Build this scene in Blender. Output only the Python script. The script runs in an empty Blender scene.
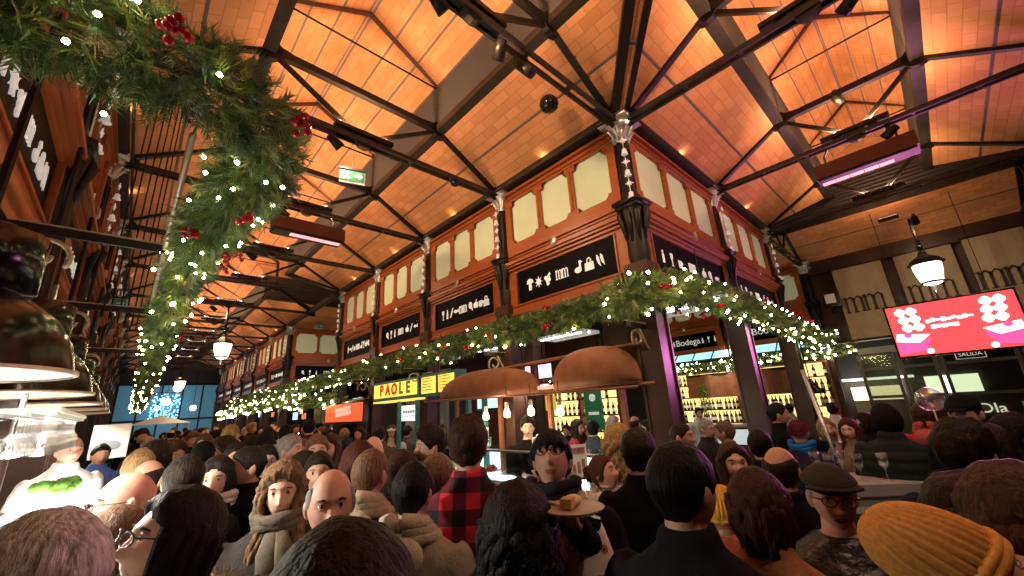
import bpy, math, random
from mathutils import Vector, Matrix, Euler, noise
random.seed(7)
sc = bpy.context.scene
col = sc.collection
PI = math.pi
H = 1.83                      # camera height
# ------------------------------------------------------------------ camera
F = 396.0
CM = Matrix(((0.73358519, 0.15220645, 0.66233372), (-0.67702364, 0.24841694, 0.69276837), (-0.0590911, -0.95662021, 0.28528236)))
cam = bpy.data.cameras.new('camera'); cam_o = bpy.data.objects.new('camera', cam); col.objects.link(cam_o)
cam.sensor_width = 36; cam.lens = F / 1024 * 36; cam.clip_start = .03; cam.clip_end = 200
Rb = Matrix((CM.col[0], -CM.col[1], -CM.col[2])).transposed()
cam_o.matrix_world = Matrix.Translation((0, 0, H)) @ Rb.to_4x4()
sc.camera = cam_o
def ray(px, py): return CM @ Vector((px - 512, py - 288, F))
def onX(px, py, X): r = ray(px, py); return r * (X / r.x) + Vector((0, 0, H))
def onY(px, py, Y): r = ray(px, py); return r * (Y / r.y) + Vector((0, 0, H))
def onZ(px, py, z): r = ray(px, py); return r * ((z - H) / r.z) + Vector((0, 0, H))
def atd(px, py, d): return ray(px, py) * (d / F) + Vector((0, 0, H))
sc.view_settings.view_transform = 'Standard'; sc.view_settings.look = 'None'
sc.view_settings.gamma = 1; sc.view_settings.use_curve_mapping = False
sc.view_settings.exposure = 0.0
# ------------------------------------------------------------------ materials
def mat(name, c, rough=.6, metal=0., em=0., emc=None, nz=None, bump=None, objcol=False, spec=.5, trans=0., wave=None, stretch=None):
    m = bpy.data.materials.new(name); m.use_nodes = True
    nt = m.node_tree; N = nt.nodes; L = nt.links
    b = N['Principled BSDF']
    b.inputs['Roughness'].default_value = rough; b.inputs['Metallic'].default_value = metal
    b.inputs['Specular IOR Level'].default_value = spec
    b.inputs['Transmission Weight'].default_value = trans
    b.inputs['Base Color'].default_value = (*c, 1)
    src = None
    tc = N.new('ShaderNodeTexCoord'); CO = tc.outputs['Object']
    if stretch:
        mp = N.new('ShaderNodeMapping'); mp.inputs['Scale'].default_value = stretch; L.new(CO, mp.inputs['Vector']); CO = mp.outputs[0]
    if objcol:
        oi = N.new('ShaderNodeObjectInfo'); src = oi.outputs['Color']
    fac = None
    if nz:
        t = N.new('ShaderNodeTexNoise'); t.inputs['Scale'].default_value = nz[0]; t.inputs['Detail'].default_value = 4
        L.new(CO, t.inputs['Vector']); fac = t.outputs['Fac']; amt = nz[1]
    if wave:
        t = N.new('ShaderNodeTexWave'); t.inputs['Scale'].default_value = wave[0]; t.inputs['Distortion'].default_value = wave[2]
        t.bands_direction = wave[3]
        L.new(tc.outputs['Object'], t.inputs['Vector']); fac = t.outputs['Fac']; amt = wave[1]
    if fac:
        mr = N.new('ShaderNodeMapRange'); L.new(fac, mr.inputs[0])
        mr.inputs[1].default_value = .25; mr.inputs[2].default_value = .75
        mr.inputs[3].default_value = 1 - amt; mr.inputs[4].default_value = 1 + amt
        mx = N.new('ShaderNodeMix'); mx.data_type = 'RGBA'; mx.blend_type = 'MULTIPLY'; mx.inputs['Factor'].default_value = 1
        if src: L.new(src, mx.inputs[6])
        else: mx.inputs[6].default_value = (*c, 1)
        L.new(mr.outputs[0], mx.inputs[7]); src = mx.outputs[2]
    if src: L.new(src, b.inputs['Base Color'])
    if em:
        b.inputs['Emission Color'].default_value = (*(emc or c), 1); b.inputs['Emission Strength'].default_value = em
    if bump:
        t = N.new('ShaderNodeTexNoise'); t.inputs['Scale'].default_value = bump[0]; t.inputs['Detail'].default_value = 3
        L.new(CO, t.inputs['Vector'])
        bp = N.new('ShaderNodeBump'); bp.inputs['Strength'].default_value = bump[1]; bp.inputs['Distance'].default_value = .02
        L.new(t.outputs['Fac'], bp.inputs['Height']); L.new(bp.outputs[0], b.inputs['Normal'])
    return m
def brick_mat(name, c1, c2, mortar, bw, bh):
    m = bpy.data.materials.new(name); m.use_nodes = True
    nt = m.node_tree; N = nt.nodes; L = nt.links; b = N['Principled BSDF']
    uv = N.new('ShaderNodeUVMap'); br = N.new('ShaderNodeTexBrick')
    br.inputs['Scale'].default_value = 1; br.inputs['Brick Width'].default_value = bw; br.inputs['Row Height'].default_value = bh
    br.inputs['Mortar Size'].default_value = .006; br.inputs['Mortar Smooth'].default_value = .3; br.inputs['Bias'].default_value = -.1
    br.inputs['Color1'].default_value = (*c1, 1); br.inputs['Color2'].default_value = (*c2, 1); br.inputs['Mortar'].default_value = (*mortar, 1)
    L.new(uv.outputs[0], br.inputs['Vector'])
    nz = N.new('ShaderNodeTexNoise'); nz.inputs['Scale'].default_value = .9; nz.inputs['Detail'].default_value = 5
    L.new(uv.outputs[0], nz.inputs['Vector'])
    mr = N.new('ShaderNodeMapRange'); L.new(nz.outputs['Fac'], mr.inputs[0]); mr.inputs[1].default_value = .3; mr.inputs[2].default_value = .7
    mr.inputs[3].default_value = .8; mr.inputs[4].default_value = 1.15
    mx = N.new('ShaderNodeMix'); mx.data_type = 'RGBA'; mx.blend_type = 'MULTIPLY'; mx.inputs['Factor'].default_value = 1
    L.new(br.outputs['Color'], mx.inputs[6]); L.new(mr.outputs[0], mx.inputs[7]); L.new(mx.outputs[2], b.inputs['Base Color'])
    bp = N.new('ShaderNodeBump'); bp.inputs['Strength'].default_value = .35; bp.inputs['Distance'].default_value = .01
    L.new(br.outputs['Fac'], bp.inputs['Height']); bp.invert = True; L.new(bp.outputs[0], b.inputs['Normal'])
    b.inputs['Roughness'].default_value = .75
    return m
def glass_mat(name, tint=(.9, .95, .95), clear=.75, rough=.05):
    m = bpy.data.materials.new(name); m.use_nodes = True
    nt = m.node_tree; N = nt.nodes; L = nt.links
    for n in list(N): N.remove(n)
    o = N.new('ShaderNodeOutputMaterial'); mi = N.new('ShaderNodeMixShader'); tr = N.new('ShaderNodeBsdfTransparent'); gl = N.new('ShaderNodeBsdfGlossy')
    lw = N.new('ShaderNodeLayerWeight'); pw = N.new('ShaderNodeMath'); pw.operation = 'POWER'; pw.inputs[1].default_value = 4; L.new(lw.outputs['Facing'], pw.inputs[0])
    mp = N.new('ShaderNodeMapRange'); L.new(pw.outputs[0], mp.inputs[0]); mp.inputs[3].default_value = (1 - clear) * .55; mp.inputs[4].default_value = .85
    tr.inputs[0].default_value = (*tint, 1); gl.inputs['Roughness'].default_value = rough; gl.inputs[0].default_value = (*tint, 1)
    L.new(mp.outputs[0], mi.inputs[0]); L.new(tr.outputs[0], mi.inputs[1]); L.new(gl.outputs[0], mi.inputs[2]); L.new(mi.outputs[0], o.inputs[0])
    return m
def plaid_mat(name):
    m = bpy.data.materials.new(name); m.use_nodes = True
    nt = m.node_tree; N = nt.nodes; L = nt.links; b = N['Principled BSDF']
    tc = N.new('ShaderNodeTexCoord'); sp = N.new('ShaderNodeSeparateXYZ'); L.new(tc.outputs['Object'], sp.inputs[0])
    outs = []
    for ax in ('X', 'Z'):
        a = N.new('ShaderNodeMath'); a.operation = 'MULTIPLY'; a.inputs[1].default_value = 8.4; L.new(sp.outputs[ax], a.inputs[0])
        fr = N.new('ShaderNodeMath'); fr.operation = 'FRACT'; L.new(a.outputs[0], fr.inputs[0])
        g = N.new('ShaderNodeMath'); g.operation = 'GREATER_THAN'; g.inputs[1].default_value = .5; L.new(fr.outputs[0], g.inputs[0]); outs.append(g.outputs[0])
    ad = N.new('ShaderNodeMath'); ad.operation = 'ADD'; L.new(outs[0], ad.inputs[0]); L.new(outs[1], ad.inputs[1])
    d2 = N.new('ShaderNodeMath'); d2.operation = 'MULTIPLY'; d2.inputs[1].default_value = .5; L.new(ad.outputs[0], d2.inputs[0])
    cr = N.new('ShaderNodeValToRGB'); cr.color_ramp.interpolation = 'CONSTANT'
    cr.color_ramp.elements[0].color = (.006, .005, .008, 1); cr.color_ramp.elements[1].position = .8; cr.color_ramp.elements[1].color = (.62, .02, .04, 1)
    e = cr.color_ramp.elements.new(.3); e.color = (.11, .008, .02, 1)
    L.new(d2.outputs[0], cr.inputs[0]); L.new(cr.outputs[0], b.inputs['Base Color']); b.inputs['Roughness'].default_value = .9
    return m
def print_mat(name):
    m = bpy.data.materials.new(name); m.use_nodes = True
    nt = m.node_tree; N = nt.nodes; L = nt.links; b = N['Principled BSDF']
    tc = N.new('ShaderNodeTexCoord'); v = N.new('ShaderNodeTexVoronoi'); v.inputs['Scale'].default_value = 16; L.new(tc.outputs['Object'], v.inputs['Vector'])
    cr = N.new('ShaderNodeValToRGB'); cr.color_ramp.interpolation = 'CONSTANT'
    cr.color_ramp.elements[0].color = (.05, .02, .03, 1); cr.color_ramp.elements[1].position = .42; cr.color_ramp.elements[1].color = (.62, .58, .52, 1)
    e = cr.color_ramp.elements.new(.2); e.color = (.35, .12, .08, 1)
    e = cr.color_ramp.elements.new(.3); e.color = (.6, .52, .34, 1)
    L.new(v.outputs['Distance'], cr.inputs[0]); L.new(cr.outputs[0], b.inputs['Base Color']); b.inputs['Roughness'].default_value = .8
    return m
M = {}
M['iron'] = mat('cast_iron', (.013, .008, .006), .45, .3, nz=(8, .3))
M['iron2'] = mat('grey_iron', (.04, .031, .024), .5, .3, nz=(8, .3))
M['ironlight'] = mat('riveted_iron', (.11, .042, .024), .45, .2, nz=(10, .3))
M['rib'] = mat('grey_rib', (.22, .16, .15), .7)
M['wood'] = mat('varnished_wood', (.36, .088, .02), .36, nz=(5, .18), spec=.5, stretch=(.35, 1, 3))
M['wood_d'] = mat('dark_wood', (.06, .026, .018), .32, nz=(5, .3))
M['wood_m'] = mat('brown_wood', (.16, .06, .03), .5, nz=(5, .3))
M['pane'] = mat('frosted_pane', (.56, .62, .40), .6, nz=(1.5, .12), em=.13, emc=(.72, .74, .5))  # slight emission stands in for a dim backlight
M['black'] = mat('black_board', (.004, .004, .005), .5, spec=.06)
M['white'] = mat('white_paint', (.85, .84, .8), .6)
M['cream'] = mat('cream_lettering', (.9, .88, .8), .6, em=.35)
M['louvre'] = mat('corrugated_grey', (.065, .046, .037), .6)
M['brick'] = brick_mat('terracotta_tile', (.80, .345, .14), (.67, .26, .09), (.56, .235, .095), .23, .115)
M['floor'] = mat('stone_floor', (.16, .14, .12), .5, nz=(3, .3))
M['silver'] = mat('silver_leaf', (.75, .72, .7), .3, .8)
M['star'] = mat('star_ornament', (.85, .82, .78), .35, .3, em=.25)
for i, c in enumerate([(.10, .19, .045), (.21, .29, .06), (.05, .11, .05), (.34, .38, .17)]): M['leaf%d' % i] = mat('fir_needle_%d' % i, c, .55)
M['bulb'] = mat('fairy_bulb', (1, .9, .6), .5, em=55, emc=(1, .80, .38))
M['berry'] = mat('red_berry', (.5, .01, .02), .2)
M['cable'] = mat('green_cable', (.02, .05, .02), .6)
M['rod'] = mat('pale_rod', (.45, .36, .26), .4, .3)
M['copper'] = mat('copper_sheet', (.27, .10, .05), .6, .15, nz=(6, .25))
M['teal'] = mat('teal_paint', (.06, .22, .22), .5)
M['lamp_blk'] = mat('gloss_black_enamel', (.012, .011, .01), .18, .2)
M['lamp_in'] = mat('lamp_inside', (.8, .78, .72), .5)
M['glass'] = glass_mat('clear_glass')
M['glass_d'] = glass_mat('dim_glass', (.55, .6, .5), .8, .1)
M['steel'] = mat('steel', (.45, .45, .46), .3, .9)
M['grey'] = mat('grey_paint', (.3, .31, .33), .5)
M['rail'] = mat('dark_steel', (.05, .05, .055), .35, .7)
M['skin'] = mat('skin', (.5, .27, .18), .55, nz=(12, .08), objcol=True)
M['lips'] = mat('lips', (.36, .12, .09), .5)
M['eyew'] = mat('eye_white', (.50, .45, .42), .35)
M['iris'] = mat('iris', (.02, .012, .008), .15)
M['brow'] = mat('eyebrow', (.03, .018, .012), .8)
M['mouth'] = mat('open_mouth', (.03, .006, .006), .6)
M['hair'] = mat('hair', (.03, .02, .015), .55, objcol=True, nz=(9, .6), bump=(10, .5), spec=.14, stretch=(11, 11, 1.1))
M['cloth'] = mat('cloth', (.03, .03, .03), .9, objcol=True, nz=(25, .2), bump=(120, .25), spec=.08)
M['leather'] = mat('leather', (.02, .017, .014), .35, objcol=True, bump=(30, .3), spec=.5)
M['fur'] = mat('fur', (.4, .3, .2), .9, objcol=True, nz=(40, .4))
M['knit'] = mat('ribbed_knit', (.6, .25, .04), .9, objcol=True, nz=(90, .22), bump=(140, .12), spec=.1)
M['plaid'] = plaid_mat('buffalo_plaid')
M['print'] = print_mat('printed_canvas')
M['glassesf'] = mat('spectacle_frame', (.015, .012, .01), .3)
# ------------------------------------------------------------------ mesh builder
class MB:
    def __init__(s): s.v = []; s.f = []; s.m = []; s.uv = None; s.cur = 0
    def add(s, vs, fs):
        n = len(s.v); s.v += [tuple(p) for p in vs]; s.f += [tuple(i + n for i in f) for f in fs]; s.m += [s.cur] * len(fs); return s
    def box(s, c, d, R=None):
        x, y, z = d[0] / 2, d[1] / 2, d[2] / 2; c = Vector(c)
        P = [Vector(q) for q in ((-x, -y, -z), (x, -y, -z), (x, y, -z), (-x, y, -z), (-x, -y, z), (x, -y, z), (x, y, z), (-x, y, z))]
        if R: P = [R @ p for p in P]
        return s.add([p + c for p in P], [(0, 3, 2, 1), (4, 5, 6, 7), (0, 1, 5, 4), (1, 2, 6, 5), (2, 3, 7, 6), (3, 0, 4, 7)])
    def b2(s, a, b): return s.box([(a[i] + b[i]) / 2 for i in range(3)], [abs(b[i] - a[i]) for i in range(3)])
    def bar(s, p, q, w, h=None, up=(0, 0, 1)):
        p = Vector(p); q = Vector(q); h = h or w; d = (q - p); L = d.length
        if L < 1e-6: return s
        d.normalize(); u = Vector(up)
        sd = d.cross(u)
        if sd.length < 1e-3: sd = d.cross(Vector((0, 1, 0)))
        sd.normalize(); u = sd.cross(d)
        R = Matrix((sd, d, u)).transposed()
        return s.box((p + q) / 2, (w, L, h), R)
    def tube(s, pts, r, n=8, cap=True, flat=1.0, up=None):
        pts = [Vector(p) for p in pts]; k = len(pts)
        rs = r if isinstance(r, (list, tuple)) else [r] * k
        base = len(s.v); vs = []; pu = None
        for i, p in enumerate(pts):
            d = (pts[min(i + 1, k - 1)] - pts[max(i - 1, 0)])
            if d.length < 1e-9: d = Vector((0, 0, 1))
            d.normalize()
            if pu is None:
                pu = Vector(up) if up else (Vector((0, 0, 1)) if abs(d.z) < .9 else Vector((0, 1, 0)))
            a = d.cross(pu)
            if a.length < 1e-4: a = d.cross(Vector((1, 0, 0)))
            a.normalize(); b = a.cross(d); pu = b
            for j in range(n):
                t = 2 * PI * j / n; vs.append(p + (a * math.cos(t) + b * math.sin(t) * flat) * rs[i])
        fs = []
        for i in range(k - 1):
            for j in range(n):
                j2 = (j + 1) % n; fs.append((i * n + j, i * n + j2, (i + 1) * n + j2, (i + 1) * n + j))
        if cap: fs.append(tuple(range(n - 1, -1, -1))); fs.append(tuple((k - 1) * n + j for j in range(n)))
        return s.add(vs, fs)
    def lathe(s, prof, n=20, o=(0, 0, 0), R=None, cap=False):
        o = Vector(o); vs = []; k = len(prof)
        for r, z in prof:
            for j in range(n):
                t = 2 * PI * j / n; p = Vector((r * math.cos(t), r * math.sin(t), z)); vs.append((R @ p if R else p) + o)
        fs = []
        for i in range(k - 1):
            for j in range(n):
                j2 = (j + 1) % n; fs.append((i * n + j, i * n + j2, (i + 1) * n + j2, (i + 1) * n + j))
        if cap: fs.append(tuple(range(n - 1, -1, -1))); fs.append(tuple((k - 1) * n + j for j in range(n)))
        return s.add(vs, fs)
    def ball(s, c, r, n=10, k=6, R=None):
        if not isinstance(r, (list, tuple)): r = (r, r, r)
        c = Vector(c); vs = [Vector((0, 0, -1))]
        for i in range(1, k):
            th = -PI / 2 + PI * i / k
            for j in range(n):
                t = 2 * PI * j / n; vs.append(Vector((math.cos(th) * math.cos(t), math.cos(th) * math.sin(t), math.sin(th))))
        vs.append(Vector((0, 0, 1)))
        vs = [Vector((p.x * r[0], p.y * r[1], p.z * r[2])) for p in vs]
        if R: vs = [R @ p for p in vs]
        fs = []
        for j in range(n):
            j2 = (j + 1) % n
            fs.append((0, 1 + j2, 1 + j)); fs.append((len(vs) - 1, 1 + (k - 2) * n + j, 1 + (k - 2) * n + j2))
            for i in range(k - 2): a = 1 + i * n; fs.append((a + j, a + j2, a + n + j2, a + n + j))
        return s.add([p + c for p in vs], fs)
    def prism(s, poly, y0, y1):          # polygon in x,z extruded along y
        n = len(poly)
        a = sum(poly[i][0] * poly[(i + 1) % n][1] - poly[(i + 1) % n][0] * poly[i][1] for i in range(n))
        if a < 0: poly = poly[::-1]
        vs = [(x, y0, z) for x, z in poly] + [(x, y1, z) for x, z in poly]
        fs = [tuple(range(n)), tuple(range(2 * n - 1, n - 1, -1))] + [(i, i + n, (i + 1) % n + n, (i + 1) % n) for i in range(n)]
        return s.add(vs, fs)
    def xf(s, Mx):
        s.v = [tuple(Mx @ Vector(p)) for p in s.v]; return s
    def mesh(s, name, mats, smooth=False):
        me = bpy.data.meshes.new(name); me.from_pydata(s.v, [], s.f); me.update()
        if not isinstance(mats, (list, tuple)): mats = [mats]
        for m in mats: me.materials.append(m)
        if len(mats) > 1: me.polygons.foreach_set('material_index', s.m)
        if smooth: me.polygons.foreach_set('use_smooth', [True] * len(me.polygons))
        return me
    def build(s, name, mats, parent=None, smooth=False, loc=None):
        return place(name, s.mesh(name, mats, smooth), parent, loc)
def place(name, me, parent=None, loc=None, rz=0, color=None):
    o = bpy.data.objects.new(name, me); col.objects.link(o)
    if parent: o.parent = parent
    if loc: o.location = loc
    if rz: o.rotation_euler.z = rz
    if color: o.color = (*color, 1)
    return o
def tag(o, label=None, cat=None, group=None, kind=None):
    if label: o['label'] = label
    if cat: o['category'] = cat
    if group: o['group'] = group
    if kind: o['kind'] = kind
    return o
def thing(name, label, cat, loc=(0, 0, 0), rz=0, group=None):
    o = bpy.data.objects.new(name, None); col.objects.link(o); o.empty_display_size = .1
    o.location = loc; o.rotation_euler.z = rz
    return tag(o, label, cat, group)
def struct(name, mb, m, smooth=False): return tag(mb.build(name, m, None, smooth), kind='structure')
ALLCH = {}
def dup(root, loc, rz=None, label=None, group=None):
    def rec(o, par):
        c = o.copy(); col.objects.link(c)
        if par: c.parent = par
        for ch in kids(o): rec(ch, c)
        return c
    r = rec(root, None); r.location = loc
    if rz is not None: r.rotation_euler.z = rz
    if label: r['label'] = label
    if group: r['group'] = group
    return r
def kids(o): return [c for c in o.children]
def textmesh(s, size, ext=.004, mat_=None, shear=0, bold=0):
    cu = bpy.data.curves.new('t', 'FONT'); cu.body = s; cu.size = size; cu.extrude = ext; cu.align_x = 'CENTER'; cu.align_y = 'CENTER'; cu.shear = shear; cu.offset = bold
    o = bpy.data.objects.new('t', cu); col.objects.link(o)
    dg = bpy.context.evaluated_depsgraph_get(); me = bpy.data.meshes.new_from_object(o.evaluated_get(dg))
    bpy.data.objects.remove(o); bpy.data.curves.remove(cu)
    me.transform(Matrix.Rotation(PI / 2, 4, 'X'))      # text now upright in x,z and faces -y
    me.materials.clear(); me.materials.append(mat_ or M['cream']); return me
def ordn(i): return ['first', 'second', 'third', 'fourth', 'fifth', 'sixth', 'seventh', 'eighth', 'ninth', 'tenth', 'eleventh', 'twelfth'][i]
# ------------------------------------------------------------------ plan of the market (metres, camera at x=y=0)
K = .8                        # plan module
AX0, AX1 = -.64, 3.784          # aisle running away down the hall
BY0, BY1 = -1.84, 1.936         # aisle running to the glazed front
CX0, CX1 = 9.064, 12.64        # perimeter aisle along the front
GY0, GY1 = 10.416, 15.44        # crossing behind the near block
AC, BC, CC, GC = (AX0 + AX1) / 2, (BY0 + BY1) / 2, (CX0 + CX1) / 2, (GY0 + GY1) / 2
TIE = 3.12 + H; EV = 3.18 + H; ND = 3.84 + H; CT = 4.59 + H; PK = 5.22 + H
PUR = 1.144
b = MB(); b.b2((-14, -14, -.12), (22, 44, 0)); struct('floor', b, M['floor'])
# roof: every block carries a mitred skirt, a louvred step and an upper slope reaching the aisle centre lines
blocks = [((AX1, BY1), (CX0, GY0), (AC, BC, CC, GC)), ((AX1, GY1), (CX0, 29.84), (AC, GC, CC, 32)),
          ((-7.2, BY1), (AX0, 32), (-9, BC, AC, 33.5)), ((AX1, -7.2), (CX0, BY0), (AC, -9, CC, BC)), ((-7.2, -7.2), (AX0, BY0), (-9, -9, AC, BC)),
          ((CX1, -9), (CX1 + 1, 33), (CC, -11, 15, 34))]
def quadroof(mb, uvs, p, thick):
    n = len(mb.v); mb.v += [tuple(q) for q in p]; mb.f.append((n, n + 1, n + 2, n + 3)); mb.m.append(0)
    e = (Vector(p[1]) - Vector(p[0])); L = e.length; e.normalize(); o = Vector(p[0])
    for q in p:
        d = Vector(q) - o; u = d.dot(e); uvs.append((u, (d - e * u).length))
roof_rib = MB(); lou = MB(); pur = MB()
for (x0, y0), (x1, y1), (a, bb, c, d) in blocks:
    r0 = [(x0, y0), (x1, y0), (x1, y1), (x0, y1)]
    P = PUR; r1 = [(x0 - P, y0 - P), (x1 + P, y0 - P), (x1 + P, y1 + P), (x0 - P, y1 + P)]
    if x1 == CX1 + 1: r1 = [(x0 - P, y0), (x1, y0), (x1, y1), (x0 - P, y1)]
    r2 = [(a, bb), (c, bb), (c, d), (a, d)]
    mb = MB(); uvs = []
    for k in range(4):
        k2 = (k + 1) % 4
        if x1 == CX1 + 1 and k != 3: continue
        quadroof(mb, uvs, [(*r0[k], EV), (*r0[k2], EV), (*r1[k2], ND), (*r1[k], ND)], .1)
        quadroof(mb, uvs, [(*r1[k], CT), (*r1[k2], CT), (*r2[k2], PK), (*r2[k], PK)], .1)
        def lerp(A, B, t): return [A[0] + (B[0] - A[0]) * t, A[1] + (B[1] - A[1]) * t]
        roof_rib.bar((*lerp(r0[k], r1[k], .52), EV + (ND - EV) * .52 - .03), (*lerp(r0[k2], r1[k2], .52), EV + (ND - EV) * .52 - .03), .045, .04)
        for t in (.02, .34, .66, .97):
            roof_rib.bar((*lerp(r1[k], r2[k], t), CT + (PK - CT) * t - .03), (*lerp(r1[k2], r2[k2], t), CT + (PK - CT) * t - .03), .04, .04)
        pur.bar((*r1[k], ND - .03), (*r1[k2], ND - .03), .14, .1)
        n = 9
        for i in range(n):           # horizontal louvre blades of the step
            z0 = ND + (CT - ND) * i / n; z1 = ND + (CT - ND) * (i + 1) / n
            dx, dy = r1[k2][0] - r1[k][0], r1[k2][1] - r1[k][1]; L_ = math.hypot(dx, dy); nx, ny = dy / L_, -dx / L_
            ang = .06
            lou.add([(r1[k][0], r1[k][1], z0), (r1[k2][0], r1[k2][1], z0), (r1[k2][0] + nx * ang, r1[k2][1] + ny * ang, z1), (r1[k][0] + nx * ang, r1[k][1] + ny * ang, z1)], [(0, 1, 2, 3)])
            lou.add([(r1[k][0], r1[k][1], z1), (r1[k2][0], r1[k2][1], z1), (r1[k2][0] + nx * ang, r1[k2][1] + ny * ang, z1), (r1[k][0] + nx * ang, r1[k][1] + ny * ang, z1)], [(0, 1, 2, 3)])
    me = mb.mesh('ceiling', M['brick']); ul = me.uv_layers.new(name='UVMap')
    for lp in me.loops: ul.data[lp.index].uv = uvs[lp.vertex_index]
    o = tag(place('ceiling', me), kind='structure'); sm = o.modifiers.new('s', 'SOLIDIFY'); sm.thickness = .08; sm.offset = 0
struct('trim_1', roof_rib, M['rib']); struct('trim_2', lou, M['louvre']); struct('trim_3', pur, M['iron2'])
# block soffits, so the stalls under the fascia have a dark ceiling
b = MB()
for (x0, y0), (x1, y1), _ in blocks[:3]: b.b2((x0 + .1, y0 + .1, 2.1 + H), (x1 - .1, y1 - .1, 2.18 + H))
struct('ceiling', b, M['wood_d'])
# ------------------------------------------------------------------ roof trusses
TR = {}
def truss_parts(W):
    if W in TR: return TR[W]
    e = W / 2 / K; n = e - PUR / K; Z1 = (ND - TIE) / K - .04; Z2 = (CT - TIE) / K; Z3 = (PK - TIE) / K - .06      # drawn in plan modules
    def gusset(mb, x, z, r):
        mb.lathe([(0, -.045), (r, -.045), (r, .045), (0, .045)], 12, (x, 0, z), Matrix.Rotation(PI / 2, 3, 'X'))
    P = []
    for s in (-1, 1):
        mb = MB(); mb.bar((s * e, 0, .02), (s * n, 0, Z1), .08, .13); mb.bar((s * e, .0, .1), (s * n, 0, Z1 + .04), .14, .03)
        pl = [(s * (e + .02), -.12), (s * (e - .62), .0), (s * (e - .34), .06), (s * (e - .24), .16), (s * (e - .3), .26), (s * e, .12)]
        mb.prism(pl, -.03, .03); gusset(mb, s * n, Z1, .17)
        for t in (.15, .3, .5, .7): mb.ball((s * (e + (n - e) * t), -.05, .02 + (Z1 - .02) * t), .018, 6, 4)
        P.append(('rafter', mb, M['iron']))
        mb = MB(); mb.bar((s * n, 0, Z1), (s * n, 0, Z2), .06, .09, (1, 0, 0))
        for i in range(7): mb.ball((s * (n - .03), -.04, Z1 + .15 + i * .1), .016, 6, 4)
        mb.prism([(s * n, Z2), (s * n, Z2 - .22), (s * (n - .14), Z2 + .08)], -.02, .02); P.append(('post', mb, M['ironlight']))
        mb = MB(); mb.bar((s * n, 0, Z2), (0, 0, Z3), .07, .10)
        for i in range(5): mb.ball((s * n * (.95 - i * .06), -.04, Z2 + (Z3 - Z2) * (.05 + i * .06) - .03), .015, 6, 4)
        P.append(('monitor_rafter', mb, M['ironlight']))
        mb = MB(); mb.bar((0, 0, .03), (s * n, 0, Z1), .05, .06); mb.prism([(0, 0), (s * .28, .0), (s * .3, .17), (s * .16, .06), (0, .1)], -.025, .025)
        P.append(('strut', mb, M['iron']))
    mb = MB(); mb.bar((-n, 0, Z1), (n, 0, Z1), .09, .11)
    for s in (-1, 1): mb.prism([(s * n, Z1 - .1), (s * (n - .4), Z1 - .04), (s * (n - .4), Z1 + .04), (s * n, Z1 + .12)], -.04, .04)
    P.append(('chord', mb, M['iron']))
    mb = MB()
    for yy in (-.06, .06): mb.bar((-e, yy, 0), (e, yy, 0), .035, .07)
    for i in range(7): mb.box((-e + e * 2 * (i + .5) / 7, 0, 0), (.05, .15, .05))
    gusset(mb, 0, .02, .13); P.append(('tie_rod', mb, M['iron2']))
    mb = MB(); mb.tube([(-n, 0, Z2 - .08), (n, 0, Z2 - .08)], .016, 6); P.append(('upper_tie', mb, M['iron']))
    TR[W] = [(nm, mb.xf(Matrix.Scale(K, 4)).mesh(nm, m), nm) for nm, mb, m in P]
    return TR[W]
def truss(x, y, rz, W, label, group):
    t = thing('roof_truss', label, 'roof truss', (x, y, TIE), rz, group)
    for nm, me, _ in truss_parts(round(W, 3)): place(nm, me, t)
AY = [1.936, 4.057, 6.177, 8.297, 10.416, 12.93, 15.44, 17.84, 20.24, 22.64, 25.04, 27.44, 29.84]
for i, y in enumerate(AY):
    truss(AC, y, 0, AX1 - AX0, 'dark riveted iron roof truss over the long aisle, ' + ('springing from the corner column' if i == 0 else '%s truss beyond the corner column' % ordn(i - 1)), 'roof trusses of the long aisle')
BX = [3.784, 6.424, 9.064]
for i, x in enumerate(BX):
    truss(x, BC, PI / 2, BY1 - BY0, 'dark iron roof truss across the side aisle, ' + ['springing from the corner column', 'above the long heater at upper right', 'furthest, in front of the cream banners'][i], 'roof trusses of the side aisle')
for i, y in enumerate([BY1, BY0]):
    truss(CC, y, 0, CX1 - CX0, ['dark iron roof truss reaching the white-capped column of the front wall', 'dark iron roof truss at the right edge of the front aisle'][i], 'roof trusses of the front aisle')
hips = [((AX1, BY1), (1, 1), 'heavy doubled iron hip rafter rising straight up from the corner column'), ((AX0, BY1), (-1, 1), 'doubled iron hip rafter above the left shop corner'), ((CX0, BY1), (-1, 1), 'doubled iron hip rafter at the front end of the panelled block'), ((AX1, GY0), (1, -1), 'doubled iron hip rafter at the far end of the panelled block')]
for (x, y), (sx, sy), lb in hips:
    t = thing('hip_rafter', lb, 'hip rafter', (x, y, TIE), 0, 'hip rafters')
    for s, w in ((-1, .13), (1, .08)):
        mb = MB(); o_ = Vector((sx * .045 * s, -sy * .045 * s, 0)); mb.bar(o_ + Vector((0, 0, .08)), o_ * 1.6 + Vector((-sx * PUR, -sy * PUR, ND - TIE - .04)), w * K, .1)
        mb.build('rafter_bar', M['iron'], t)
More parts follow.
